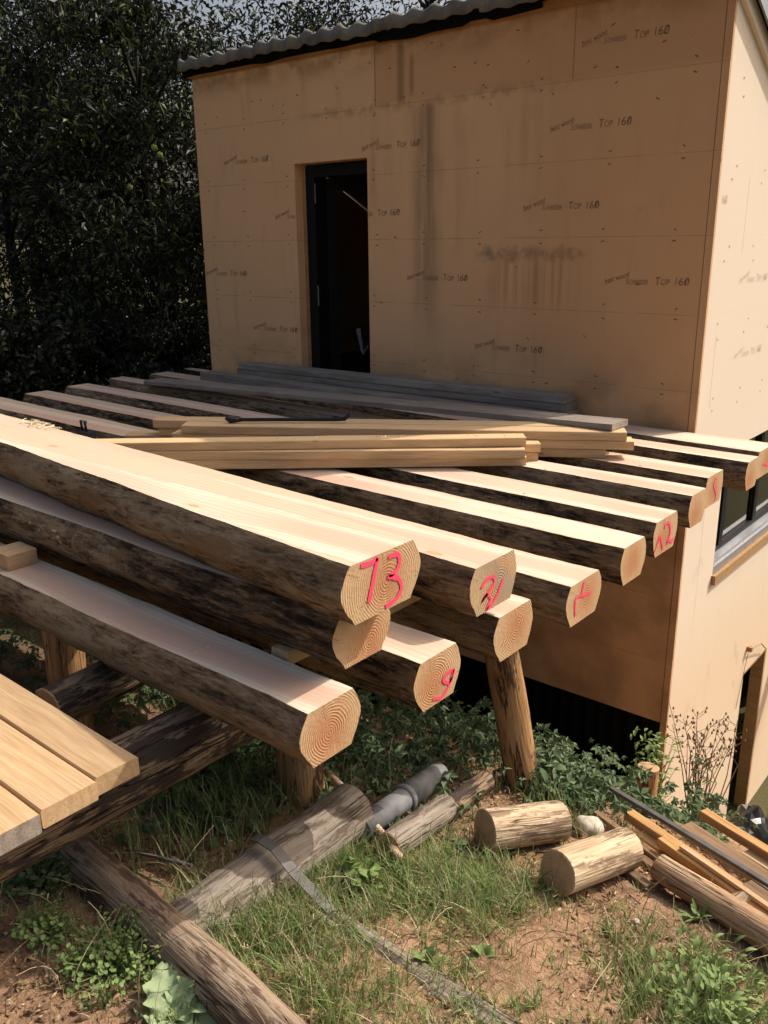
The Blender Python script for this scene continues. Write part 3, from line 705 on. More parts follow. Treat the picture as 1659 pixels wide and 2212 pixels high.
# ------------------------------------------------------------------ planks, battens, round logs
def plank(name, label, cat, A, B, w, t, mat, group=None, ends=None, bow=0, seed=0, up=(0, 0, 1)):
    """A,B: centre of the top face at both ends"""
    Mx, L = frame_matrix(A, B, up); n = 14; v, f, mi = [], [], []; c = min(.004, t*.12)
    for i in range(n + 1):
        x = -L/2 + L*i/n; dz = bow*(1 - (2*i/n - 1)**2) + .002*MN.noise((x*2, seed, 0)); dy = .003*MN.noise((x*1.5, seed, 4))
        for y, z in ((-w/2 + c, 0), (w/2 - c, 0), (w/2, -c), (w/2, -t + c), (w/2 - c, -t), (-w/2 + c, -t), (-w/2, -t + c), (-w/2, -c)):
            v.append((x, y + dy, z + dz))
        if i:
            for j in range(8): f.append(((i-1)*8 + j, (i-1)*8 + (j+1) % 8, i*8 + (j+1) % 8, i*8 + j)); mi.append(0)
    f += [tuple(range(8))[::-1], tuple(n*8 + j for j in range(8))]; mi += [1, 1]
    o = mesh_obj(name, v, [q[::-1] for q in f], [mat, ends or mat], None, mi); o.matrix_world = Mx
    return tag(o, label, cat, group)
def off(p, d, s): return (p[0] + d[0]*s, p[1] + d[1]*s, p[2])
def stackplank(a, b, wid, t, z, side, mat, label, group, name='plank', gap=0.0, seed=0, bow=0, zb=None, ends=None):
    """a,b: near top edge in plan; plank lies to the left of a->b by side"""
    d = Vector((b[0]-a[0], b[1]-a[1])).normalized(); nrm = Vector((-d.y, d.x))
    s = wid/2 + gap
    return plank(name, label, 'plank', (a[0] + nrm.x*s, a[1] + nrm.y*s, z), (b[0] + nrm.x*s, b[1] + nrm.y*s, zb if zb is not None else z), wid, t, mat, group, ends, bow, seed)
G = 'fresh planks in the front stack on the logs'
stackplank((-5.0, 2.925), (-2.79, 4.785), .135, .058, -1.210, 1, 'fresh', 'fresh yellow plank on top of the front stack', G, seed=1)
stackplank((-5.05, 2.895), (-2.752, 4.715), .14, .058, -1.270, 1, 'fresh', 'fresh plank with a knot near its end, middle of the front stack', G, seed=2)
stackplank((-5.02, 2.885), (-2.77, 4.765), .14, .058, -1.330, 1, 'fresh', 'fresh plank at the bottom front of the front stack', G, seed=3)
stackplank((-4.9, 3.0), (-2.70, 4.85), .13, .058, -1.270, 1, 'fresh', 'second row plank at mid height, behind the front stack', G, gap=.09, seed=4)
stackplank((-4.9, 3.0), (-2.71, 4.84), .13, .058, -1.330, 1, 'fresh', 'second row plank at the bottom, behind the front stack', G, gap=.09, seed=5)
G = 'fresh planks in the long stack behind'
stackplank((-4.906, 3.70), (-2.345, 5.31), .155, .058, -1.210, 1, 'fresh', 'top front plank of the long fresh stack, starting beside the crowbar', G, seed=6)
stackplank((-5.14, 3.56), (-2.40, 5.285), .155, .058, -1.210, 1, 'fresh', 'top rear plank of the long fresh stack, under the crowbar', G, gap=.165, seed=7)
stackplank((-4.97, 3.66), (-2.30, 5.33), .155, .058, -1.270, 1, 'fresh', 'front plank in the middle layer of the long fresh stack', G, gap=.01, seed=8)
stackplank((-5.12, 3.58), (-2.37, 5.30), .155, .058, -1.270, 1, 'fresh', 'rear plank in the middle layer of the long fresh stack', G, gap=.175, seed=9)
stackplank((-4.93, 3.70), (-2.46, 5.25), .155, .058, -1.330, 1, 'fresh', 'front plank at the bottom of the long fresh stack', G, gap=.0, seed=10)
stackplank((-5.36, 3.46), (-2.5, 5.24), .155, .058, -1.330, 1, 'fresh', 'rear bottom plank of the long fresh stack, sticking out at the left', G, gap=.165, seed=11)
plank('plank', 'grey weathered plank lying slanted across the fresh stack', 'plank', (-7.56, 5.40, -1.33), (-2.435, 5.39, -1.162), .24, .042, 'grey', 'weathered grey planks', seed=12)
plank('plank', 'thick grey weathered beam behind the slanted grey plank', 'plank', (-7.42, 5.97, -1.305), (-3.1, 6.06, -1.315), .15, .085, 'grey', 'weathered grey planks', seed=13)
for i, (z, dx, lab) in enumerate(((-1.205, 0, 'top'), (-1.266, .03, 'middle'), (-1.327, .06, 'bottom'))):
    plank('plank', lab + ' grey plank of the stack along the house wall', 'plank', (-7.05 - dx, 6.20 + dx*.2, z), (-3.31 + dx*.6, 6.345 + dx*.2, z), .185, .059, 'grey', 'grey planks stacked along the wall', seed=14 + i)
plank('sticker_batten', 'short sawn batten end poking out between the stacked logs', 'batten', (-3.60, 1.685, -1.283), (-3.60, 1.822, -1.283), .15, .072, 'plank', 'spacer battens between log tiers', seed=20)
plank('sticker_batten', 'spacer batten between log 9 and the log under log 13', 'batten', (-2.02, 1.86, -1.335), (-2.02, 2.93, -1.335), .08, .055, 'fresh', 'spacer battens between log tiers', seed=21)
plank('sticker_batten', 'spacer batten far along the stacked logs', 'batten', (-6.9, 1.72, -1.335), (-6.9, 2.98, -1.335), .08, .055, 'fresh', 'spacer battens between log tiers', seed=22)
G = 'thick planks at the lower left'
plank('plank', 'rearmost thick tan plank at the lower left', 'plank', (-2.10, 1.246, -1.515), (-4.6, 1.27, -1.515), .150, .062, 'plank', G, seed=30)
plank('plank', 'middle thick tan plank at the lower left', 'plank', (-2.085, 1.075, -1.515), (-4.6, 1.085, -1.515), .178, .062, 'plank', G, seed=31)
plank('plank', 'front thick plank at the lower left with a grey weathered end', 'plank', (-2.075, .885, -1.515), (-4.6, .888, -1.515), .185, .062, 'plank', G, ends='grey', seed=32)

def round_log(name, label, cat, A, B, r0, r1, mat, endmat='end_small', group=None, seed=0, lump=.06, k=20, n=22, flat=0):
    """A,B axis ends"""
    Mx, L = frame_matrix(A, B, (0, 0, 1) if abs((Vector(B)-Vector(A)).normalized().z) < .95 else (0, 1, 0))
    v, f = [], []
    for i in range(n + 1):
        x = -L/2 + L*i/n; r = r0 + (r1 - r0)*i/n; sw = .012*MN.noise((x*1.1, seed*3.1, 0)); sw2 = .012*MN.noise((x*1.1, seed*1.7, 7))
        for j in range(k):
            a = 2*math.pi*j/k; q = r*(1 + lump*MN.fractal((x*2.5, math.cos(a)*1.1 + seed, math.sin(a)*1.1), .9, 2, 3))
            v.append((x, q*math.cos(a) + sw, max(q*math.sin(a), -r + flat) + sw2))
        if i:
            for j in range(k): f.append(((i-1)*k + j, (i-1)*k + (j+1) % k, i*k + (j+1) % k, i*k + j))
    o = mesh_obj(name, v, [q[::-1] for q in f], mat, smooth=True); o.matrix_world = Mx; tag(o, label, cat, group)
    for i, sgn in ((0, 1), (n, -1)):     # cut ends as their own parts, slightly chamfered
        ring = [Vector(v[i*k + j]) for j in range(k)]; cen = sum(ring, Vector())/k
        inner = [cen + (p - cen)*.93 + Vector((-sgn*.004, 0, 0)) for p in ring]
        fs = [(j, (j+1) % k, k + (j+1) % k, k + j) for j in range(k)] + [tuple(k + j for j in range(k))]
        if sgn < 0: fs = [q[::-1] for q in fs]
        e = mesh_obj('cut_end', ring + inner, fs, endmat, o)
        e.location = (0, 0, 0)
    return o
G = 'round posts under the log deck'
def vpost(label, x, y, ztop, lean, r, group=G, zb=None, mat='post', name='support_post'):
    bx, by = x + lean[0], y + lean[1]; zb = gz(bx, by) - .12 if zb is None else zb
    return round_log(name, label, 'post', (bx, by, zb), (x, y, ztop), r, r*.97, mat, group=group, seed=int(abs(x*10)), lump=.04)
vpost('tall peeled post standing under the deck in front of the house wall', -2.01, 3.2, -1.622, (.245, .0), .083, zb=-2.66)
vpost('stout peeled post standing behind the grey ground log', -2.37, 2.25, -1.842, (.03, .0), .098)
vpost('shaded round post at the far left under the lowest front log', -3.27, 1.76, -1.558, (0, .0), .085)
for i, yy in enumerate((2.9, 4.6, 6.0)):
    if i: vpost('round post under the deck end nearest the trees' if i == 1 else 'round post under the deck beside the wall near the trees', -7.6, yy, -1.83, (0, 0), .09)
G = 'round girders carrying the logs'
round_log('girder', 'brown round girder under the thick planks and the front log', 'girder', (-2.34, .78, -1.715), (-2.34, 3.35, -1.722), .125, .12, 'girder', group=G, seed=4)
round_log('girder', 'short dark girder with a pale cut end under the front log', 'girder', (-2.86, 1.44, -1.675), (-2.93, 2.6, -1.68), .085, .085, 'girder', group=G, seed=5, endmat='end')
round_log('girder', 'girder under the far ends of the logs near the trees', 'girder', (-7.6, 1.5, -1.71), (-7.6, 6.35, -1.71), .12, .12, 'girder', group=G, seed=6)
round_log('girder', 'girder under the deck close to the house wall', 'girder', (-2.6, 3.5, -1.72), (-2.6, 6.4, -1.72), .12, .12, 'girder', group=G, seed=7)

def on(x, y, r): return (x, y, gz(x, y) + r)
G = 'old logs lying on the bank'  # bank items and near ground profile: positions and sizes scaled about the camera
round_log('ground_log', 'thick weathered grey log lying under a steel strap', 'log', (-2.019, 2.213, -2.18), (-1.95, 1.20, -2.115), .107, .114, 'old_log', 'end_grey', G, 3, .071)
round_log('ground_log', 'long brown weathered log running to the bottom edge of the picture', 'log', (-3.272, 1.34, -2.075), (-1.071, 1.188, -2.05), .075, .078, 'red_log', 'end_grey', G, 5, .095, n=34)
round_log('ground_log', 'thin weathered pole half sunk in the grass below the steel strap', 'log', (-1.745, 1.72, -2.190), (-.95, 1.735, -2.235), .046, .056, 'old_log', 'end_grey', G, 6, .22, n=30, flat=.01)
round_log('ground_log', 'pale weathered short log beside the zinc pipe', 'log', (-1.797, 2.16, -2.223), (-1.84, 2.606, -2.315), .059, .059, 'old_log', 'end_grey', G, 7, .095)
round_log('ground_log', 'dark short log in the shade behind the pale short log', 'log', (-1.83, 2.618, -2.323), (-1.88, 2.975, -2.394), .048, .05, 'girder', 'end_grey', G, 8, .095)
G = 'fresh log offcuts on the bare soil'
round_log('log_offcut', 'pale log offcut lying nearest to the peeled post', 'log', (-1.597, 2.529, -2.267), (-1.434, 2.856, -2.335), .083, .084, 'pale_log', 'end_small', G, 9, .042)
round_log('log_offcut', 'pale log offcut lying nearest to the pile of battens', 'log', (-1.241, 2.478, -2.257), (-1.145, 2.874, -2.34), .084, .081, 'pale_log', 'end_small', G, 12, .042)
vpost('short post stub with weeds growing out behind it', -1.985, 5.26, -3.545, (.02, -.05), .078, group='post stub', mat='post', name='post_stub')
mb = MB()   # zinc pipe with a collar
mb.tube([(-.357, 0, 0), (-.036, 0, 0), (.0, 0, 0)], [.051, .051, .051], 24); mb.tube([(.0, 0, 0), (.333, 0, 0)], [.055, .055], 24)
mb.tube([(-.014, 0, 0), (-.007, 0, 0), (.014, 0, 0), (.021, 0, 0)], [.052, .062, .062, .055], 24)
pipe = mb.obj('zinc_pipe', 'zinc', smooth=False)
for p in pipe.data.polygons: p.use_smooth = len(p.vertices) == 4
pipe.matrix_world = frame_matrix((-1.946, 2.213, -2.219), (-2.037, 2.796, -2.34))[0]; tag(pipe, 'dull zinc pipe with a collar lying behind the pale short log', 'pipe')
mb = MB(); mb.tube([(-2.44, 2.467, -2.285), (-2.25, 2.38, -2.255), (-2.046, 2.29, -2.225), (-1.72, 2.13, -2.205)], [.017, .018, .018, .019], 10)
tag(mb.obj('tool_handle', 'pale_log', smooth=True), 'long wooden tool handle lying between grey log and pipe', 'handle')
# steel strap bent over the thick grey log
mb = MB(); P = [(-2.023, 1.696, -2.002), (-1.981, 1.696, -1.992), (-1.922, 1.702, -2.004), (-1.839, 1.714, -2.073), (-1.69, 1.728, -2.152)]
v = []; f = []
for i, p in enumerate(P):
    for dy, dz in ((-.02, 0), (.02, 0), (.02, .005), (-.02, .005)): v.append((p[0], p[1] + dy, p[2] + dz))
    if i:
        for j in range(4): f.append(((i-1)*4 + j, (i-1)*4 + (j+1) % 4, i*4 + (j+1) % 4, i*4 + j))
f += [(3, 2, 1, 0), tuple(len(v) - 4 + j for j in range(4))]
mb.add(v, f); tag(mb.obj('steel_strap', 'steel'), 'flat grey steel strap lying over the thick grey log', 'strap')
mb = MB(); mb.tube([(-2.404, 1.428, -2.077), (-2.142, 1.511, -2.065)], .007, 8); tag(mb.obj('steel_rod', 'steel'), 'thin steel rod beside the left end of the thick grey log', 'rod')

# batten pile at the right on the edge of the bank
G = 'battens in the pile at the right'
BATS = [
    ('batten', 'long orange batten on top of the pile', (-1.286, 3.214, -2.416), (-.238, 2.775, -2.326), .05, .043, 'batten'),
    ('batten', 'wide orange batten with an angled tip in front of the long one', (-1.073, 3.063, -2.362), (-.214, 2.689, -2.285), .055, .043, 'batten'),
    ('batten', 'orange batten under the wide one with an angled tip', (-1.225, 3.132, -2.434), (-.214, 2.737, -2.35), .05, .043, 'batten'),
    ('batten', 'grey brown lath sticking out left under the pile', (-1.40, 3.13, -2.425), (-.30, 2.67, -2.355), .030, .020, 'brownboard'),
    ('batten', 'thin weathered lath between the brown board and the orange battens', (-1.15, 3.24, -2.400), (-.25, 2.86, -2.320), .028, .020, 'grey'),
    ('batten', 'thin pale lath on the wide orange batten', (-.98, 3.03, -2.338), (-.22, 2.69, -2.262), .024, .016, 'plank'),
    ('batten', 'thin orange lath at the left of the pile', (-1.208, 3.081, -2.435), (-.714, 2.882, -2.394), .031, .021, 'batten'),
    ('batten', 'wide brown board at the back of the pile', (-1.051, 3.267, -2.41), (-.238, 2.924, -2.338), .081, .033, 'brownboard'),
    ('batten', 'short dark board at the lower right of the pile', (-.702, 2.957, -2.321), (-.297, 2.785, -2.291), .059, .033, 'brownboard'),
    ('batten', 'pale orange batten highest at the right picture edge', (-1.031, 3.433, -2.422), (-.178, 3.07, -2.344), .048, .04, 'batten'),
    ('batten', 'pale short batten near the right picture edge', (-.8, 3.287, -2.434), (-.238, 3.052, -2.38), .055, .033, 'plank'),
    ('batten', 'short brown batten tucked beside the half peeled pole', (-1.113, 2.963, -2.416), (-.952, 2.892, -2.398), .04, .036, 'brownboard'),
    ('batten', 'brown batten in the gap under the pile', (-1.172, 2.844, -2.386), (-1.0, 2.767, -2.368), .04, .036, 'brownboard'),
]
for i, (nm, lab, A, B, w, t, m) in enumerate(BATS): plank(nm, lab, 'batten', A, B, w, t, m, G, seed=40 + i)
round_log('half_peeled_pole', 'half peeled brown pole in front of the batten pile', 'pole', (-1.002, 2.862, -2.359), (-.155, 2.63, -2.303), .054, .062, 'peeled_pole', 'end_small', None, 21, .107)
round_log('log_slice', 'white sawn log slice lying among the battens', 'log slice', (-.696, 2.856, -2.38), (-.666, 2.91, -2.356), .052, .052, 'pale_log', 'stone', None, 23, .095, n=4)
o = plank('steel_bar', 'thin dark steel bar lying over the back of the pile', 'bar', (-1.389, 3.253, -2.362), (-.238, 2.852, -2.279), .026, .017, 'steel', None, seed=60)
G = 'laths leaning beside the lower doorway'
for i, (y0, y1) in enumerate(((8.86, 9.75), (8.95, 9.86), (9.05, 9.96))):
    plank('leaning_lath', ('left', 'middle', 'right')[i] + ' lath leaning on the wall beside the lower doorway', 'lath', (-1.95 + .05*i, y0, -6.28), (-2.26 + .02*i, y1, -4.35), .05, .02, 'plank', G, seed=70 + i, up=(1, 0, 0))
bag = lumpy('plastic_sack', (-2.02, 8.30, -5.93), (.20, .24, .30), 'plastic', 'crumpled black plastic sack by the lower doorway', 'sack', 8, .30, 3)
for p in bag.data.polygons: p.use_smooth = False
mb = MB()
for i in range(5): mb.box((-.45, -.5 + i*.22, .10), (.45, -.36 + i*.22, .125))
for x in (-.42, -.04, .34): mb.box((x, -.5, .0), (x + .08, .52, .098))
tag(mb.obj('pallet', 'brownboard', loc=(-1.25, 9.0, -6.29)), 'dark wooden pallet on the ground right of the lower doorway', 'pallet')

# crowbar and clamp on the deck
mb = MB()
d = Vector((.604, .445, 0)).normalized(); a = Vector((-4.66, 3.985, -1.185)); L = .80
mb.tube([a, a + d*.05, a + d*(L - .10), a + d*(L - .03) + Vector((0, 0, .006)), a + d*L + Vector((0, 0, .03)), a + d*(L + .005) + Vector((0, 0, .06))], [.018, .013, .013, .016, .012, .004], 8)
nn = Vector((-d.y, d.x, 0)); mb.tube([a + d*.03, a - d*.04 + nn*.0 + Vector((0, 0, -.004)), a - d*.07 + Vector((0, 0, .012))], [.017, .022, .012], 8)
tag(mb.obj('crowbar', 'black_steel', smooth=True), 'black crowbar lying across the top of the long fresh stack', 'crowbar')
cl = empty('hand_clamp', (-5.62, 3.385, -1.40), 'small black clamp tool half hidden behind log 13', 'tool')
mb = MB(); mb.box((-.05, -.03, .07), (.10, .03, .115)); mb.box((-.03, -.025, .0), (.08, .025, .068)); mb.obj('body', 'black_steel', cl)
for x in (-.02, .03):
    mb = MB(); mb.tube([(x, 0, .116), (x - .01, 0, .16), (x - .005, 0, .19)], [.010, .009, .013], 8); mb.obj('knob', 'black_steel', cl, True)
# wood shavings and bark threads
mb = MB(); rs = random.Random(12)
def curl(p, size, up=.5):
    a0 = rs.uniform(0, 6.28); ax = rs.uniform(0, 3.14); pts = []
    for i in range(8):
        t = i/7; a = a0 + t*rs.uniform(2.5, 4.5); r = size*(.5 + .4*t)
        pts.append((p[0] + r*math.cos(a)*math.cos(ax), p[1] + r*math.cos(a)*math.sin(ax), p[2] + .004 + abs(r*math.sin(a))*up))
    mb.tube(pts, .0016, 4)
for i in range(34): 
    x = rs.uniform(-4.6, -4.2); t = (x + 1.65)/-6.55; curl((x, 2.13 + .585*t + rs.uniform(-.03, .03), -.93), rs.uniform(.02, .07), .25)
for i in range(16):
    u = rs.uniform(0, 1); curl((-4.3 + 1.5*u, 3.50 + 1.27*u, -1.20), rs.uniform(.012, .03))
for i in range(14): curl((rs.uniform(-3.2, -1.8), rs.choice([4.2, 4.75, 5.2, 3.76, 3.2]), -1.395), rs.uniform(.008, .02))
for i in range(16): curl((rs.uniform(-4.2, -3.3), 1.845, -1.20 + rs.uniform(-.02, .03)), rs.uniform(.015, .03), -.8)
for i in range(8): curl((rs.uniform(-2.6, -1.8), rs.uniform(1.66, 1.8), -1.352), rs.uniform(.006, .015))
o = mb.obj('wood_shavings', 'shaving'); tag(o, 'pale curly wood shavings scattered on the sawn logs', 'shavings', kind='stuff')

# ------------------------------------------------------------------ stones
def stone(x, y, r, s, label):
    lumpy('stone', (x, y, gz(x, y) + r*.45), (r*1.2, r, r*.8), 'stone', label, 'stone', s, .3, 3, 'pale stones on the bank')
stone(-1.374, 3.011, .054, 1, 'white stone behind the two log offcuts')
stone(-.952, 2.535, .014, 6, 'small pale stone on bare soil right of the offcuts')

# ------------------------------------------------------------------ vegetation
def np_leaves(P, D, U, L, Wd, fold=.25):
    """leaves as folded diamonds. P base, D direction, U approx normal"""
    S = np.cross(D, U); S /= np.linalg.norm(S, axis=1)[:, None] + 1e-9; Nn = np.cross(S, D)
    L = L[:, None]; Wd = Wd[:, None]
    base = P; tip = P + D*L - Nn*L*.12; mid = P + D*L*.48
    l = mid + S*Wd*.5 + Nn*Wd*fold; r = mid - S*Wd*.5 + Nn*Wd*fold
    V = np.stack([base, l, tip, r], 1).reshape(-1, 3); k = np.arange(len(P))*4
    Fc = np.concatenate([np.stack([k, k+2, k+1], 1), np.stack([k, k+3, k+2], 1)]); return V, Fc
def unit(n): v = rng.normal(size=(n, 3)); return v/np.linalg.norm(v, axis=1)[:, None]
def tree(name, label, x, y, zc, rx, rz, n, leaf=(.118, .042), mat='tree_leaf', cat='tree', group='trees behind the deck and house', nclump=90, burrs=(), trunk_r=.11, lowfill=1.0):
    zb = gz(x, y) - .1; root = empty(name, (x, y, zb), label, cat, group)
    top = zc + rz*.7; mb = MB()
    pts = [(0, 0, 0), (.06, .04, (zc - zb)*.5), (-.03, .02, zc - zb), (.05, 0, top - zb)]
    mb.tube(pts, [trunk_r, trunk_r*.8, trunk_r*.55, trunk_r*.15], 9)
    cl = []
    for i in range(nclump):
        d = unit(1)[0]; rr = rng.uniform(.35, 1)**.5
        c = np.array([d[0]*rx*rr, d[1]*rx*rr, zc - zb + d[2]*rz*rr])
        if c[2] < .15: c[2] = rng.uniform(.15, .6)
        cl.append(c)
        if i < 26:
            h0 = np.clip(c[2] - rx*.5, (zc - zb)*.12, top - zb - .1)
            mb.tube([(0, 0, h0), tuple(c*np.array([.5, .5, 0]) + np.array([0, 0, (h0 + c[2])/2 + .05])), tuple(c)], [trunk_r*.32, trunk_r*.2, trunk_r*.06], 5, cap=False)
    mb.obj('trunk', 'trunk', root, True)
    cl = np.array(cl); w = rng.uniform(.4, 1.6, nclump); w /= w.sum()
    ci = rng.choice(nclump, n, p=w); sg = rng.uniform(.16, .34, nclump)*rx*.55
    P = cl[ci] + rng.normal(size=(n, 3))*sg[ci][:, None]*np.array([1, 1, .75])
    D = unit(n) + np.array([0, 0, -.35]); D /= np.linalg.norm(D, axis=1)[:, None]
    U = unit(n)*.9 + np.array([0, 0, .8])
    V, Fc = np_leaves(P, D, U, rng.uniform(.6, 1.25, n)*leaf[0], rng.uniform(.7, 1.2, n)*leaf[1])
    mesh_obj('crown', V, Fc, mat, root)
    for i, b in enumerate(burrs):
        bm = MB(); c = Vector(b) - Vector((x, y, zb)); r = .035
        for j in range(46):
            d = Vector(unit(1)[0]); s = d.orthogonal().normalized()*.007; t = d.cross(s)
            bm.add([c + d*r*.55 + s, c + d*r*.55 - s*.5 + t, c + d*r*.55 - s*.5 - t, c + d*r*1.25], [(0, 1, 3), (1, 2, 3), (2, 0, 3)])
        v, f = [], []
        bmm = bmesh.new(); bmesh.ops.create_icosphere(bmm, subdivisions=2, radius=r*.9)
        bm.add([q.co + c for q in bmm.verts], [[q.index for q in fc.verts] for fc in bmm.faces]); bmm.free()
        bm.obj('chestnut_burr', 'burr', root)
    return root
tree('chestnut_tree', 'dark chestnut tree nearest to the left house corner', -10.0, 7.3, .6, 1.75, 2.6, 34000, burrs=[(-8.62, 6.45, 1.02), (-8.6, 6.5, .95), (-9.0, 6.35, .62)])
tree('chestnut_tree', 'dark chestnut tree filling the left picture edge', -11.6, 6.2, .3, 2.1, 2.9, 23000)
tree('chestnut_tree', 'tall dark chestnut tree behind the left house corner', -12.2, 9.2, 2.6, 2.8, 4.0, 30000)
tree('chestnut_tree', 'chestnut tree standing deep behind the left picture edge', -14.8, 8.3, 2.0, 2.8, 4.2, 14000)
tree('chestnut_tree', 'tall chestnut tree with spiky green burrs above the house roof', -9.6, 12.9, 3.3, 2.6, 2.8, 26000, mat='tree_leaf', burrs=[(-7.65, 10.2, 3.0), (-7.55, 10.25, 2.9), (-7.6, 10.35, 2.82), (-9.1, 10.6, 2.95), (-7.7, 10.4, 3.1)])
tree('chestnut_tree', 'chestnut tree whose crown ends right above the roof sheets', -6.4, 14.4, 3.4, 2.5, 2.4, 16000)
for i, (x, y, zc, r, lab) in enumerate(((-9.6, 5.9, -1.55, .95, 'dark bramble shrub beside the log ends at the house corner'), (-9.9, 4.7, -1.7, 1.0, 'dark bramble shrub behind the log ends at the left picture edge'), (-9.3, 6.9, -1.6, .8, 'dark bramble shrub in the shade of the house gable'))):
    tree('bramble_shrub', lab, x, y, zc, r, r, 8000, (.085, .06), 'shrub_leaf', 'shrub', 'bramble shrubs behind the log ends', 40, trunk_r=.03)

def leaf_blade(mb, p, d, up, L, W, curl=.4, n=6, m=0, wave=0, seed=0):
    p, d, up = Vector(p), Vector(d).normalized(), Vector(up); s = d.cross(up).normalized(); nn = s.cross(d)
    v, f = [], []
    for i in range(n + 1):
        t = i/n; w = W*(math.sin(math.pi*min(1, t*.9 + .06))**.75)*.5; c = p + d*L*t + nn*(L*(.25*t - curl*t*t))
        e = wave*W*MN.noise((t*6, seed, 1)); e2 = wave*W*MN.noise((t*6, seed, 8))
        v += [c + s*(w + e*.6) + nn*(w*.25 + e), c, c - s*(w + e2*.6) + nn*(w*.25 + e2)]
        if i:
            for q in (0, 1): f.append(((i-1)*3 + q, (i-1)*3 + q + 1, i*3 + q + 1, i*3 + q))
    mb.add(v, f, m)
# grass: one piece of ground cover
def blades(n, cx, cy, rx, ry, hmin, hmax, lean=.6, gauss=True):
    if gauss: x = cx + rng.normal(size=n)*rx; y = cy + rng.normal(size=n)*ry
    else: x = cx + rng.uniform(-1, 1, n)*rx; y = cy + rng.uniform(-1, 1, n)*ry
    tuft = rng.choice(max(n//14, 1), n); tx = rng.normal(size=n)*.5; 
    ox = rng.normal(size=max(n//14, 1))*rx; oy = rng.normal(size=max(n//14, 1))*ry
    m = rng.random(n) < .65
    x = np.where(m, cx + ox[tuft] + rng.normal(size=n)*.012, x); y = np.where(m, cy + oy[tuft] + rng.normal(size=n)*.012, y)
    return x, y, rng.uniform(hmin, hmax, n), lean
allV, allF = [], []
cnt = 0
for (n, cx, cy, rx, ry, h0, h1, ln) in (
        (3600, -1.52, 2.14, .16, .16, .05, .16, .95), (3400, -1.77, 1.50, .14, .12, .05, .19, .85), (1700, -1.45, 1.50, .17, .11, .04, .14, .9), (900, -1.62, 1.75, .10, .08, .04, .14, .9),
        (900, -1.20, 1.70, .22, .12, .02, .09, 1.0), (3200, -.62, 2.26, .20, .13, .03, .13, .9), (900, -1.0, 1.85, .2, .10, .02, .10, 1.0), (1600, -1.82, 1.92, .07, .13, .05, .17, .8),
        (1100, -1.40, 2.36, .13, .10, .03, .14, .95), (600, -1.80, 2.38, .10, .2, .03, .12, .8), (600, -.80, 2.55, .15, .10, .02, .10, 1.0), (900, -2.0, 1.08, .22, .09, .03, .11, .8),
        (2600, -2.45, 1.95, .32, .34, .07, .22, .7), (900, -1.75, 3.15, .22, .10, .05, .16, .6), (500, -1.1, 2.2, .24, .24, .02, .06, 1.1), (600, -1.25, 3.05, .15, .12, .03, .12, .8), (500, -2.7, 1.0, .24, .22, .03, .11, .8),
        (1200, -1.15, 1.55, .25, .10, .03, .12, .9), (2600, -3.3, 2.2, .5, .5, .06, .2, .7)):
    n = int(n*.62); x, y, h, ln = blades(n, cx, cy, rx, ry, h0, h1, ln); z = ground_z(x, y) - .01
    a = rng.uniform(0, 2*np.pi, n); dx, dy = np.cos(a), np.sin(a); w = rng.uniform(.0014, .0034, n); bend = rng.uniform(.15, 1, n)*ln
    rows = []
    for t in (0, .4, .75, 1.0):
        px = x + dx*h*bend*t*t; py = y + dy*h*bend*t*t; pz = z + h*(t - .38*bend*t*t); ww = w*(1 - t)**.6
        rows.append(np.stack([px - dy*ww, py + dx*ww, pz], 1)); rows.append(np.stack([px + dy*ww, py - dx*ww, pz], 1))
    V = np.stack(rows, 1).reshape(-1, 3); k = np.arange(n)*8 + cnt
    for s in range(3): allF.append(np.stack([k + 2*s, k + 2*s + 1, k + 2*s + 3, k + 2*s + 2], 1))
    allV.append(V); cnt += 8*n
o = mesh_obj('grass', np.concatenate(allV), np.concatenate(allF), 'grass'); tag(o, 'short green and dry grass growing in patches on the bank', 'grass', kind='stuff')
# litter of chips and clods
def litter(name, n, mat, smin, smax, label, cat):
    x = rng.uniform(-3.4, .1, n); y = rng.uniform(.5, 3.5, n); z = ground_z(x, y) + rng.uniform(-.002, .010, n); s = rng.uniform(smin, smax, n)
    A = unit(n); A[:, 2] *= .35; A /= np.linalg.norm(A, axis=1)[:, None]; B = np.cross(A, unit(n)); B /= np.linalg.norm(B, axis=1)[:, None]; P = np.stack([x, y, z], 1)
    Cc = np.cross(A, B); e = rng.uniform(.25, .7, n)
    A = A*s[:, None]; B = B*(s*e)[:, None]; Cc = Cc*(s*.35)[:, None]
    V = np.stack([P - A, P + B, P + A, P - B, P + Cc, P - Cc], 1).reshape(-1, 3); k = np.arange(n)*6; fs = []
    for a, b in ((0, 1), (1, 2), (2, 3), (3, 0)): fs += [np.stack([k + a, k + b, k + 4], 1), np.stack([k + b, k + a, k + 5], 1)]
    tag(mesh_obj(name, V, np.concatenate(fs), mat), label, cat, kind='stuff')
litter('wood_chips', 6500, 'chip', .004, .017, 'small wood chips scattered over the bare soil', 'wood chips')
litter('soil_clods', 6000, 'clod', .005, .020, 'crumbs and clods of reddish brown soil', 'soil')
mb = MB(); rs = random.Random(31)
for i in range(420):
    x, y = rs.uniform(-3.0, -.2), rs.uniform(.9, 3.2); z = gz(x, y) + rs.uniform(.004, .02); a = rs.uniform(0, 6.28)
    leaf_blade(mb, (x, y, z), (math.cos(a), math.sin(a), rs.uniform(-.2, .3)), (rs.uniform(-.4, .4), rs.uniform(-.4, .4), 1), rs.uniform(.012, .035), rs.uniform(.008, .018), rs.uniform(-.4, .8), 3)
tag(mb.obj('dead_leaves', 'dead_leaf', smooth=True), 'small curled dead leaves scattered between the logs on the bank', 'dead leaves', kind='stuff')
mb = MB()
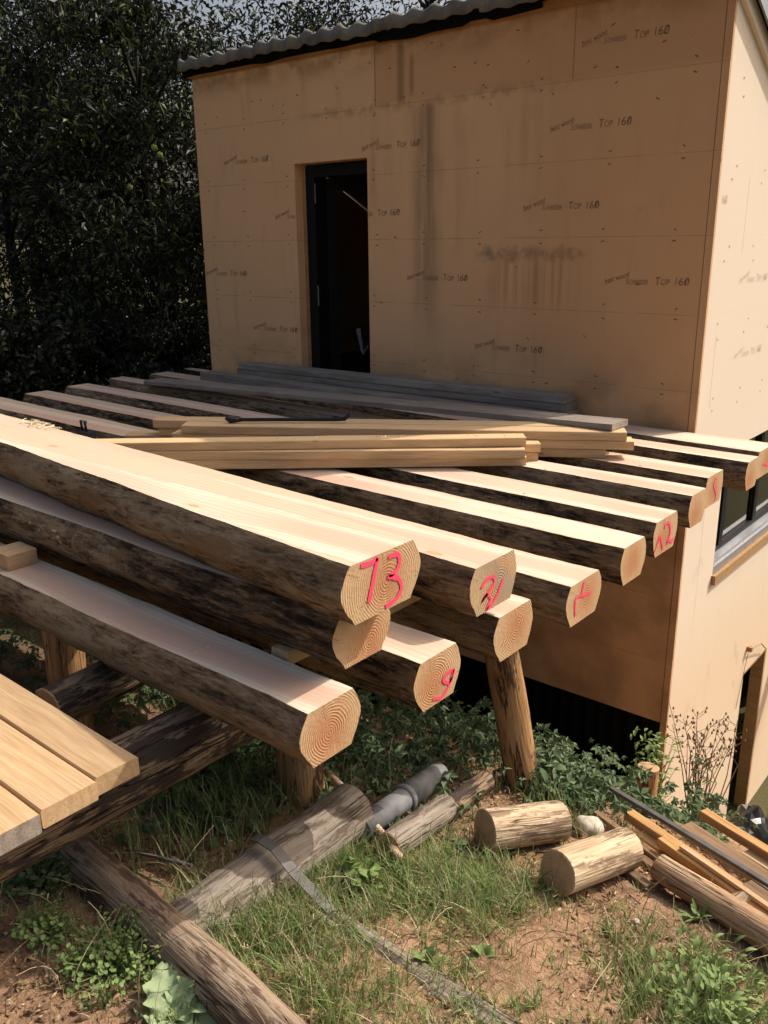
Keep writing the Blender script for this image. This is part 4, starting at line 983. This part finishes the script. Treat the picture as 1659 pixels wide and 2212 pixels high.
for i in range(130):
    x, y = rs.uniform(-2.9, -.2), rs.uniform(1.0, 3.2); z = gz(x, y) + .008; a = rs.uniform(0, 6.28); L = rs.uniform(.04, .20)
    mb.tube([(x, y, z), (x + math.cos(a)*L*.5 + rs.uniform(-.01, .01), y + math.sin(a)*L*.5, z + rs.uniform(0, .015)), (x + math.cos(a)*L, y + math.sin(a)*L, z + rs.uniform(-.005, .03))], rs.uniform(.0012, .0035), 5, rs.choice([0, 1]))
tag(mb.obj('ground_twigs', ['twig', 'straw']), 'thin brown twigs and straws lying on the bare soil', 'twigs', kind='stuff')
# creeper
def compound(n, px, py, pz, size, k=5):
    P, D, U, L, Wd = [], [], [], [], []
    for i in range(n):
        up = Vector((rng.normal()*.45, rng.normal()*.45 - .35, 1)).normalized(); a0 = rng.uniform(0, 6.28); s = size*rng.uniform(.6, 1.2)
        e1 = up.orthogonal().normalized(); e2 = up.cross(e1)
        for j in range(k):
            a = a0 + (j - (k-1)/2)*1.05; d = (e1*math.cos(a) + e2*math.sin(a) - up*.25).normalized()
            P.append((px[i], py[i], pz[i])); D.append(d); U.append(up); l = s*(1 - .13*abs(j - (k-1)/2)); L.append(l); Wd.append(l*.52)
    return np_leaves(np.array(P), np.array(D), np.array(U), np.array(L), np.array(Wd), .18)
xs_, ys_, zs_ = [], [], []
for (n, cx, cy, rx, ry, hh) in ((260, -2.75, 2.1, .33, .36, .06), (260, -2.4, 2.75, .36, .3, .08), (170, -2.25, 3.4, .4, .25, .16), (120, -1.62, 3.5, .2, .16, .12), (150, -1.8, 3.75, .4, .25, .09), (150, -3.4, 3.5, .6, .45, .18), (170, -2.2, 4.3, .6, .4, .3), (24, -2.3, 4.7, .25, .25, .08), (24, -2.3, 5.2, .10, .15, .45), (70, -1.72, 5.75, .15, .25, .35), (110, -3.1, 2.7, .48, .4, .1), (60, -1.6, 3.2, .15, .1, .1), (120, -3.5, 4.6, .6, .6, .4), (420, -5.2, 3.2, 1.3, 1.2, .25), (200, -4.0, 2.2, .5, .5, .12)):
    n = int(n*1.25); x = cx + rng.normal(size=n)*rx*.8; y = cy + rng.normal(size=n)*ry*.7
    xs_.append(x); ys_.append(y); zs_.append(ground_z(x, y) + .02 + rng.uniform(0, 1, n)*hh)
x, y, z = np.concatenate(xs_), np.concatenate(ys_), np.concatenate(zs_)
V, Fc = compound(len(x), x, y, z, .058)
tag(mesh_obj('creeper_ground_cover', V, Fc, 'vine_leaf'), 'green creeper with five part leaves covering the edge of the bank', 'creeper', kind='stuff')
# leafy weeds as single plants
def weed(label, x, y, n, L, W, mat, height=0, spread=.7, name='leafy_weed', group='leafy weeds on the bank', wave=0, seed=0, cat='weed'):
    rs = random.Random(seed); root = empty(name, (x, y, gz(x, y)), label, cat, group); mb = MB(); sb = MB()
    for i in range(n):
        a = rs.uniform(0, 6.28); el = rs.uniform(.2, 1.1); h = rs.uniform(0, height); r = rs.uniform(0, height*spread)
        base = Vector((r*math.cos(a*1.7), r*math.sin(a*1.7), h)); d = Vector((math.cos(a)*math.cos(el), math.sin(a)*math.cos(el), math.sin(el)))
        leaf_blade(mb, base, d, (0, 0, 1), L*rs.uniform(.6, 1.15), W*rs.uniform(.7, 1.2), rs.uniform(.2, .6), wave=wave, seed=i + seed)
        if height and i % 3 == 0: sb.tube([(0, 0, -.01), base*.6, base], .0016, 4)
    if not height: sb.tube([(0, 0, -.03), (0, 0, .008)], .006, 5)
    mb.obj('foliage', mat, root, True); sb.obj('stem', 'weed_leaf', root)
    return root
weed('bright clover like weed at the left edge of the bare soil', -2.237, 1.011, 420, .015, .014, 'weed_leaf', .075, 1.25, seed=1)
weed('bright green leafy weed between the soil and the long brown log', -1.985, 1.085, 800, .015, .014, 'weed_leaf', .095, 1.75, seed=2)
weed('shaded leafy weed below the front thick plank', -2.50, 1.13, 420, .022, .020, 'dock_leaf', .095, 1.666, seed=3)
weed('leafy weed with lobed leaves beside the thick grey log', -1.749, 1.928, 40, .054, .042, 'weed_leaf', .095, .952, seed=4)
weed('small rosette weed on the bare soil in the middle', -1.226, 1.952, 14, .065, .022, 'weed_leaf', 0, seed=5, wave=.238)
weed('green rosette weed on bare soil nearest to the bottom edge', -1.333, 1.785, 16, .07, .024, 'weed_leaf', 0, seed=6, wave=.238)
weed('bushy green weed in the lower right corner', -.62, 2.36, 150, .042, .015, 'weed_leaf', .11, 1.7, seed=7)
weed('bushy green weed at the bottom right edge', -.53, 2.19, 170, .042, .015, 'weed_leaf', .13, 1.8, seed=8)
weed('dock plant with long leaves in the shade between the ground logs', -2.523, 1.761, 9, .202, .065, 'dock_leaf', 0, seed=9, wave=.238)
weed('dark dock plant under the girder', -2.796, 2.083, 8, .19, .071, 'dock_leaf', 0, seed=10, wave=.238)
weed('dark dock plant under the front log beside the stout post', -2.439, 2.38, 8, .167, .059, 'dock_leaf', 0, seed=11, wave=.238)
weed('green weed in front of the half peeled pole', -.785, 2.713, 16, .083, .014, 'weed_leaf', .036, .952, seed=12)
weed('bright leafy plant growing behind the post stub', -2.03, 5.47, 330, .055, .022, 'weed_leaf', .68, .26, name='leafy_plant', group=None, seed=14, cat='plant')
weed('tall weed with dry seed heads beside the lit side wall', -1.98, 6.4, 34, .08, .026, 'vine_leaf', .6, .22, name='seed_head_weed', group=None, seed=15, cat='weed')
weed('leafy weed growing at the foot of the peeled post', -1.737, 3.237, 26, .071, .054, 'vine_leaf', .119, 1.428, seed=16)
def big_leaf(x, y, leaves, label):
    root = empty('broadleaf_plant', (x, y, gz(x, y)), label, 'plant'); sb = MB(); sb.tube([(0, 0, -.04), (0, 0, .02)], .008, 6); sb.obj('stem', 'pale_leaf', root)
    for (ang, el, L, W, sd) in leaves:
        d = Vector((math.cos(ang)*math.cos(el), math.sin(ang)*math.cos(el), math.sin(el))); s = d.cross(Vector((0, 0, 1))).normalized(); nn = s.cross(d)
        v, f = [], []; nu, nv = 16, 10
        for i in range(nu + 1):
            t = i/nu; hw = W*.5*(math.sin(math.pi*(t*.86 + .10))**.6)*(1 + .10*math.sin(t*23 + sd))
            for j in range(nv + 1):
                q = 2*j/nv - 1; w = abs(q)**2.5
                p = d*L*(t + .03*w*math.sin(q*9 + t*17 + sd)) + s*hw*q + nn*(hw*.45*abs(q)**1.5 + .020*w*math.sin(t*19 + q*4 + sd) - L*.38*t*t - .006*math.exp(-(q*9)**2) + .004*math.sin(t*30 - abs(q)*9))
                v.append(p)
            if i:
                for j in range(nv): a = (i-1)*(nv+1) + j; f.append((a, a + 1, a + nv + 2, a + nv + 1))
        mesh_obj('leaf', v, f, 'pale_leaf', root, smooth=True)
big_leaf(-1.70, 1.085, [(2.5, .75, .15, .14, 0), (1.3, .5, .14, .13, 2), (.5, .35, .15, .12, 5), (3.4, .3, .12, .10, 8), (-.5, .5, .12, .11, 3)], 'broad pale leaved plant at the bottom left of the picture')
# dry stems
mb = MB(); rs = random.Random(5)
def stem(x, y, h, r=.0012, lean=.5, seeds=0, m=0):
    z = gz(x, y) - .01; a = rs.uniform(0, 6.28); pts = []
    for i in range(6):
        t = i/5; pts.append((x + math.cos(a)*lean*h*t*t, y + math.sin(a)*lean*h*t*t, z + h*(t - .3*lean*t*t)))
    r *= 1.5; mb.tube(pts, [r, r, r*.9, r*.8, r*.6, r*.4], 4, m, False)
    for i in range(seeds):
        b = Vector(pts[rs.choice([3, 4, 5])]); mb.tube([b, b + Vector((rs.uniform(-1, 1), rs.uniform(-1, 1), rs.uniform(.2, 1)))*h*.07], [r*.6, r*1.6], 4, m, False)
for i in range(110): stem(rs.gauss(-1.785, .357), rs.gauss(1.368, .297), rs.uniform(.095, .309), .001, rs.uniform(.238, 1.071), rs.choice([0, 0, 3]), rs.choice([0, 1]))
for i in range(60): stem(rs.gauss(-1.13, .416), rs.gauss(2.023, .357), rs.uniform(.071, .262), .001, rs.uniform(.238, 1), 0, rs.choice([0, 1]))
for i in range(26): stem(rs.gauss(-2.261, .297), rs.gauss(1.011, .143), rs.uniform(.071, .262), .001, rs.uniform(.357, 1), rs.choice([0, 4]), rs.choice([0, 1]))
for i in range(30): stem(rs.gauss(-.654, .143), rs.gauss(2.618, .095), rs.uniform(.071, .214), .001, rs.uniform(.714, 1.428), 0, 1)
o = mb.obj('dry_stems', ['twig', 'straw']); tag(o, 'thin dry grass stems and twigs standing between the weeds', 'dry stems', kind='stuff')
mb = MB(); rs = random.Random(8)      # seed heads against the lit wall
for i in range(22):
    bx, by = rs.gauss(-1.98, .04), rs.gauss(6.42, .07); zb = gz(bx, by); h = rs.uniform(.5, 1.05)
    p1 = Vector((bx + rs.gauss(0, .10), by + rs.gauss(0, .14), zb + h*.6)); p2 = p1 + Vector((rs.gauss(0, .12), rs.gauss(0, .16), h*.4))
    mb.tube([(bx, by, zb), p1, p2], [.006, .004, .002], 4, 0, False)
    for j in range(7):
        q = p1.lerp(p2, rs.uniform(.3, 1)); e = q + Vector((rs.gauss(0, .05), rs.gauss(0, .05), rs.uniform(.0, .08))); mb.tube([q, e], .002, 3, 0, False)
        mb.tube([e, e + Vector((0, 0, .02))], [.010, .003], 5, 0)
o = mb.obj('dry_seed_stems', 'twig'); tag(o, 'dry branching seed stems in front of the lit side wall', 'dry stems', kind='stuff')
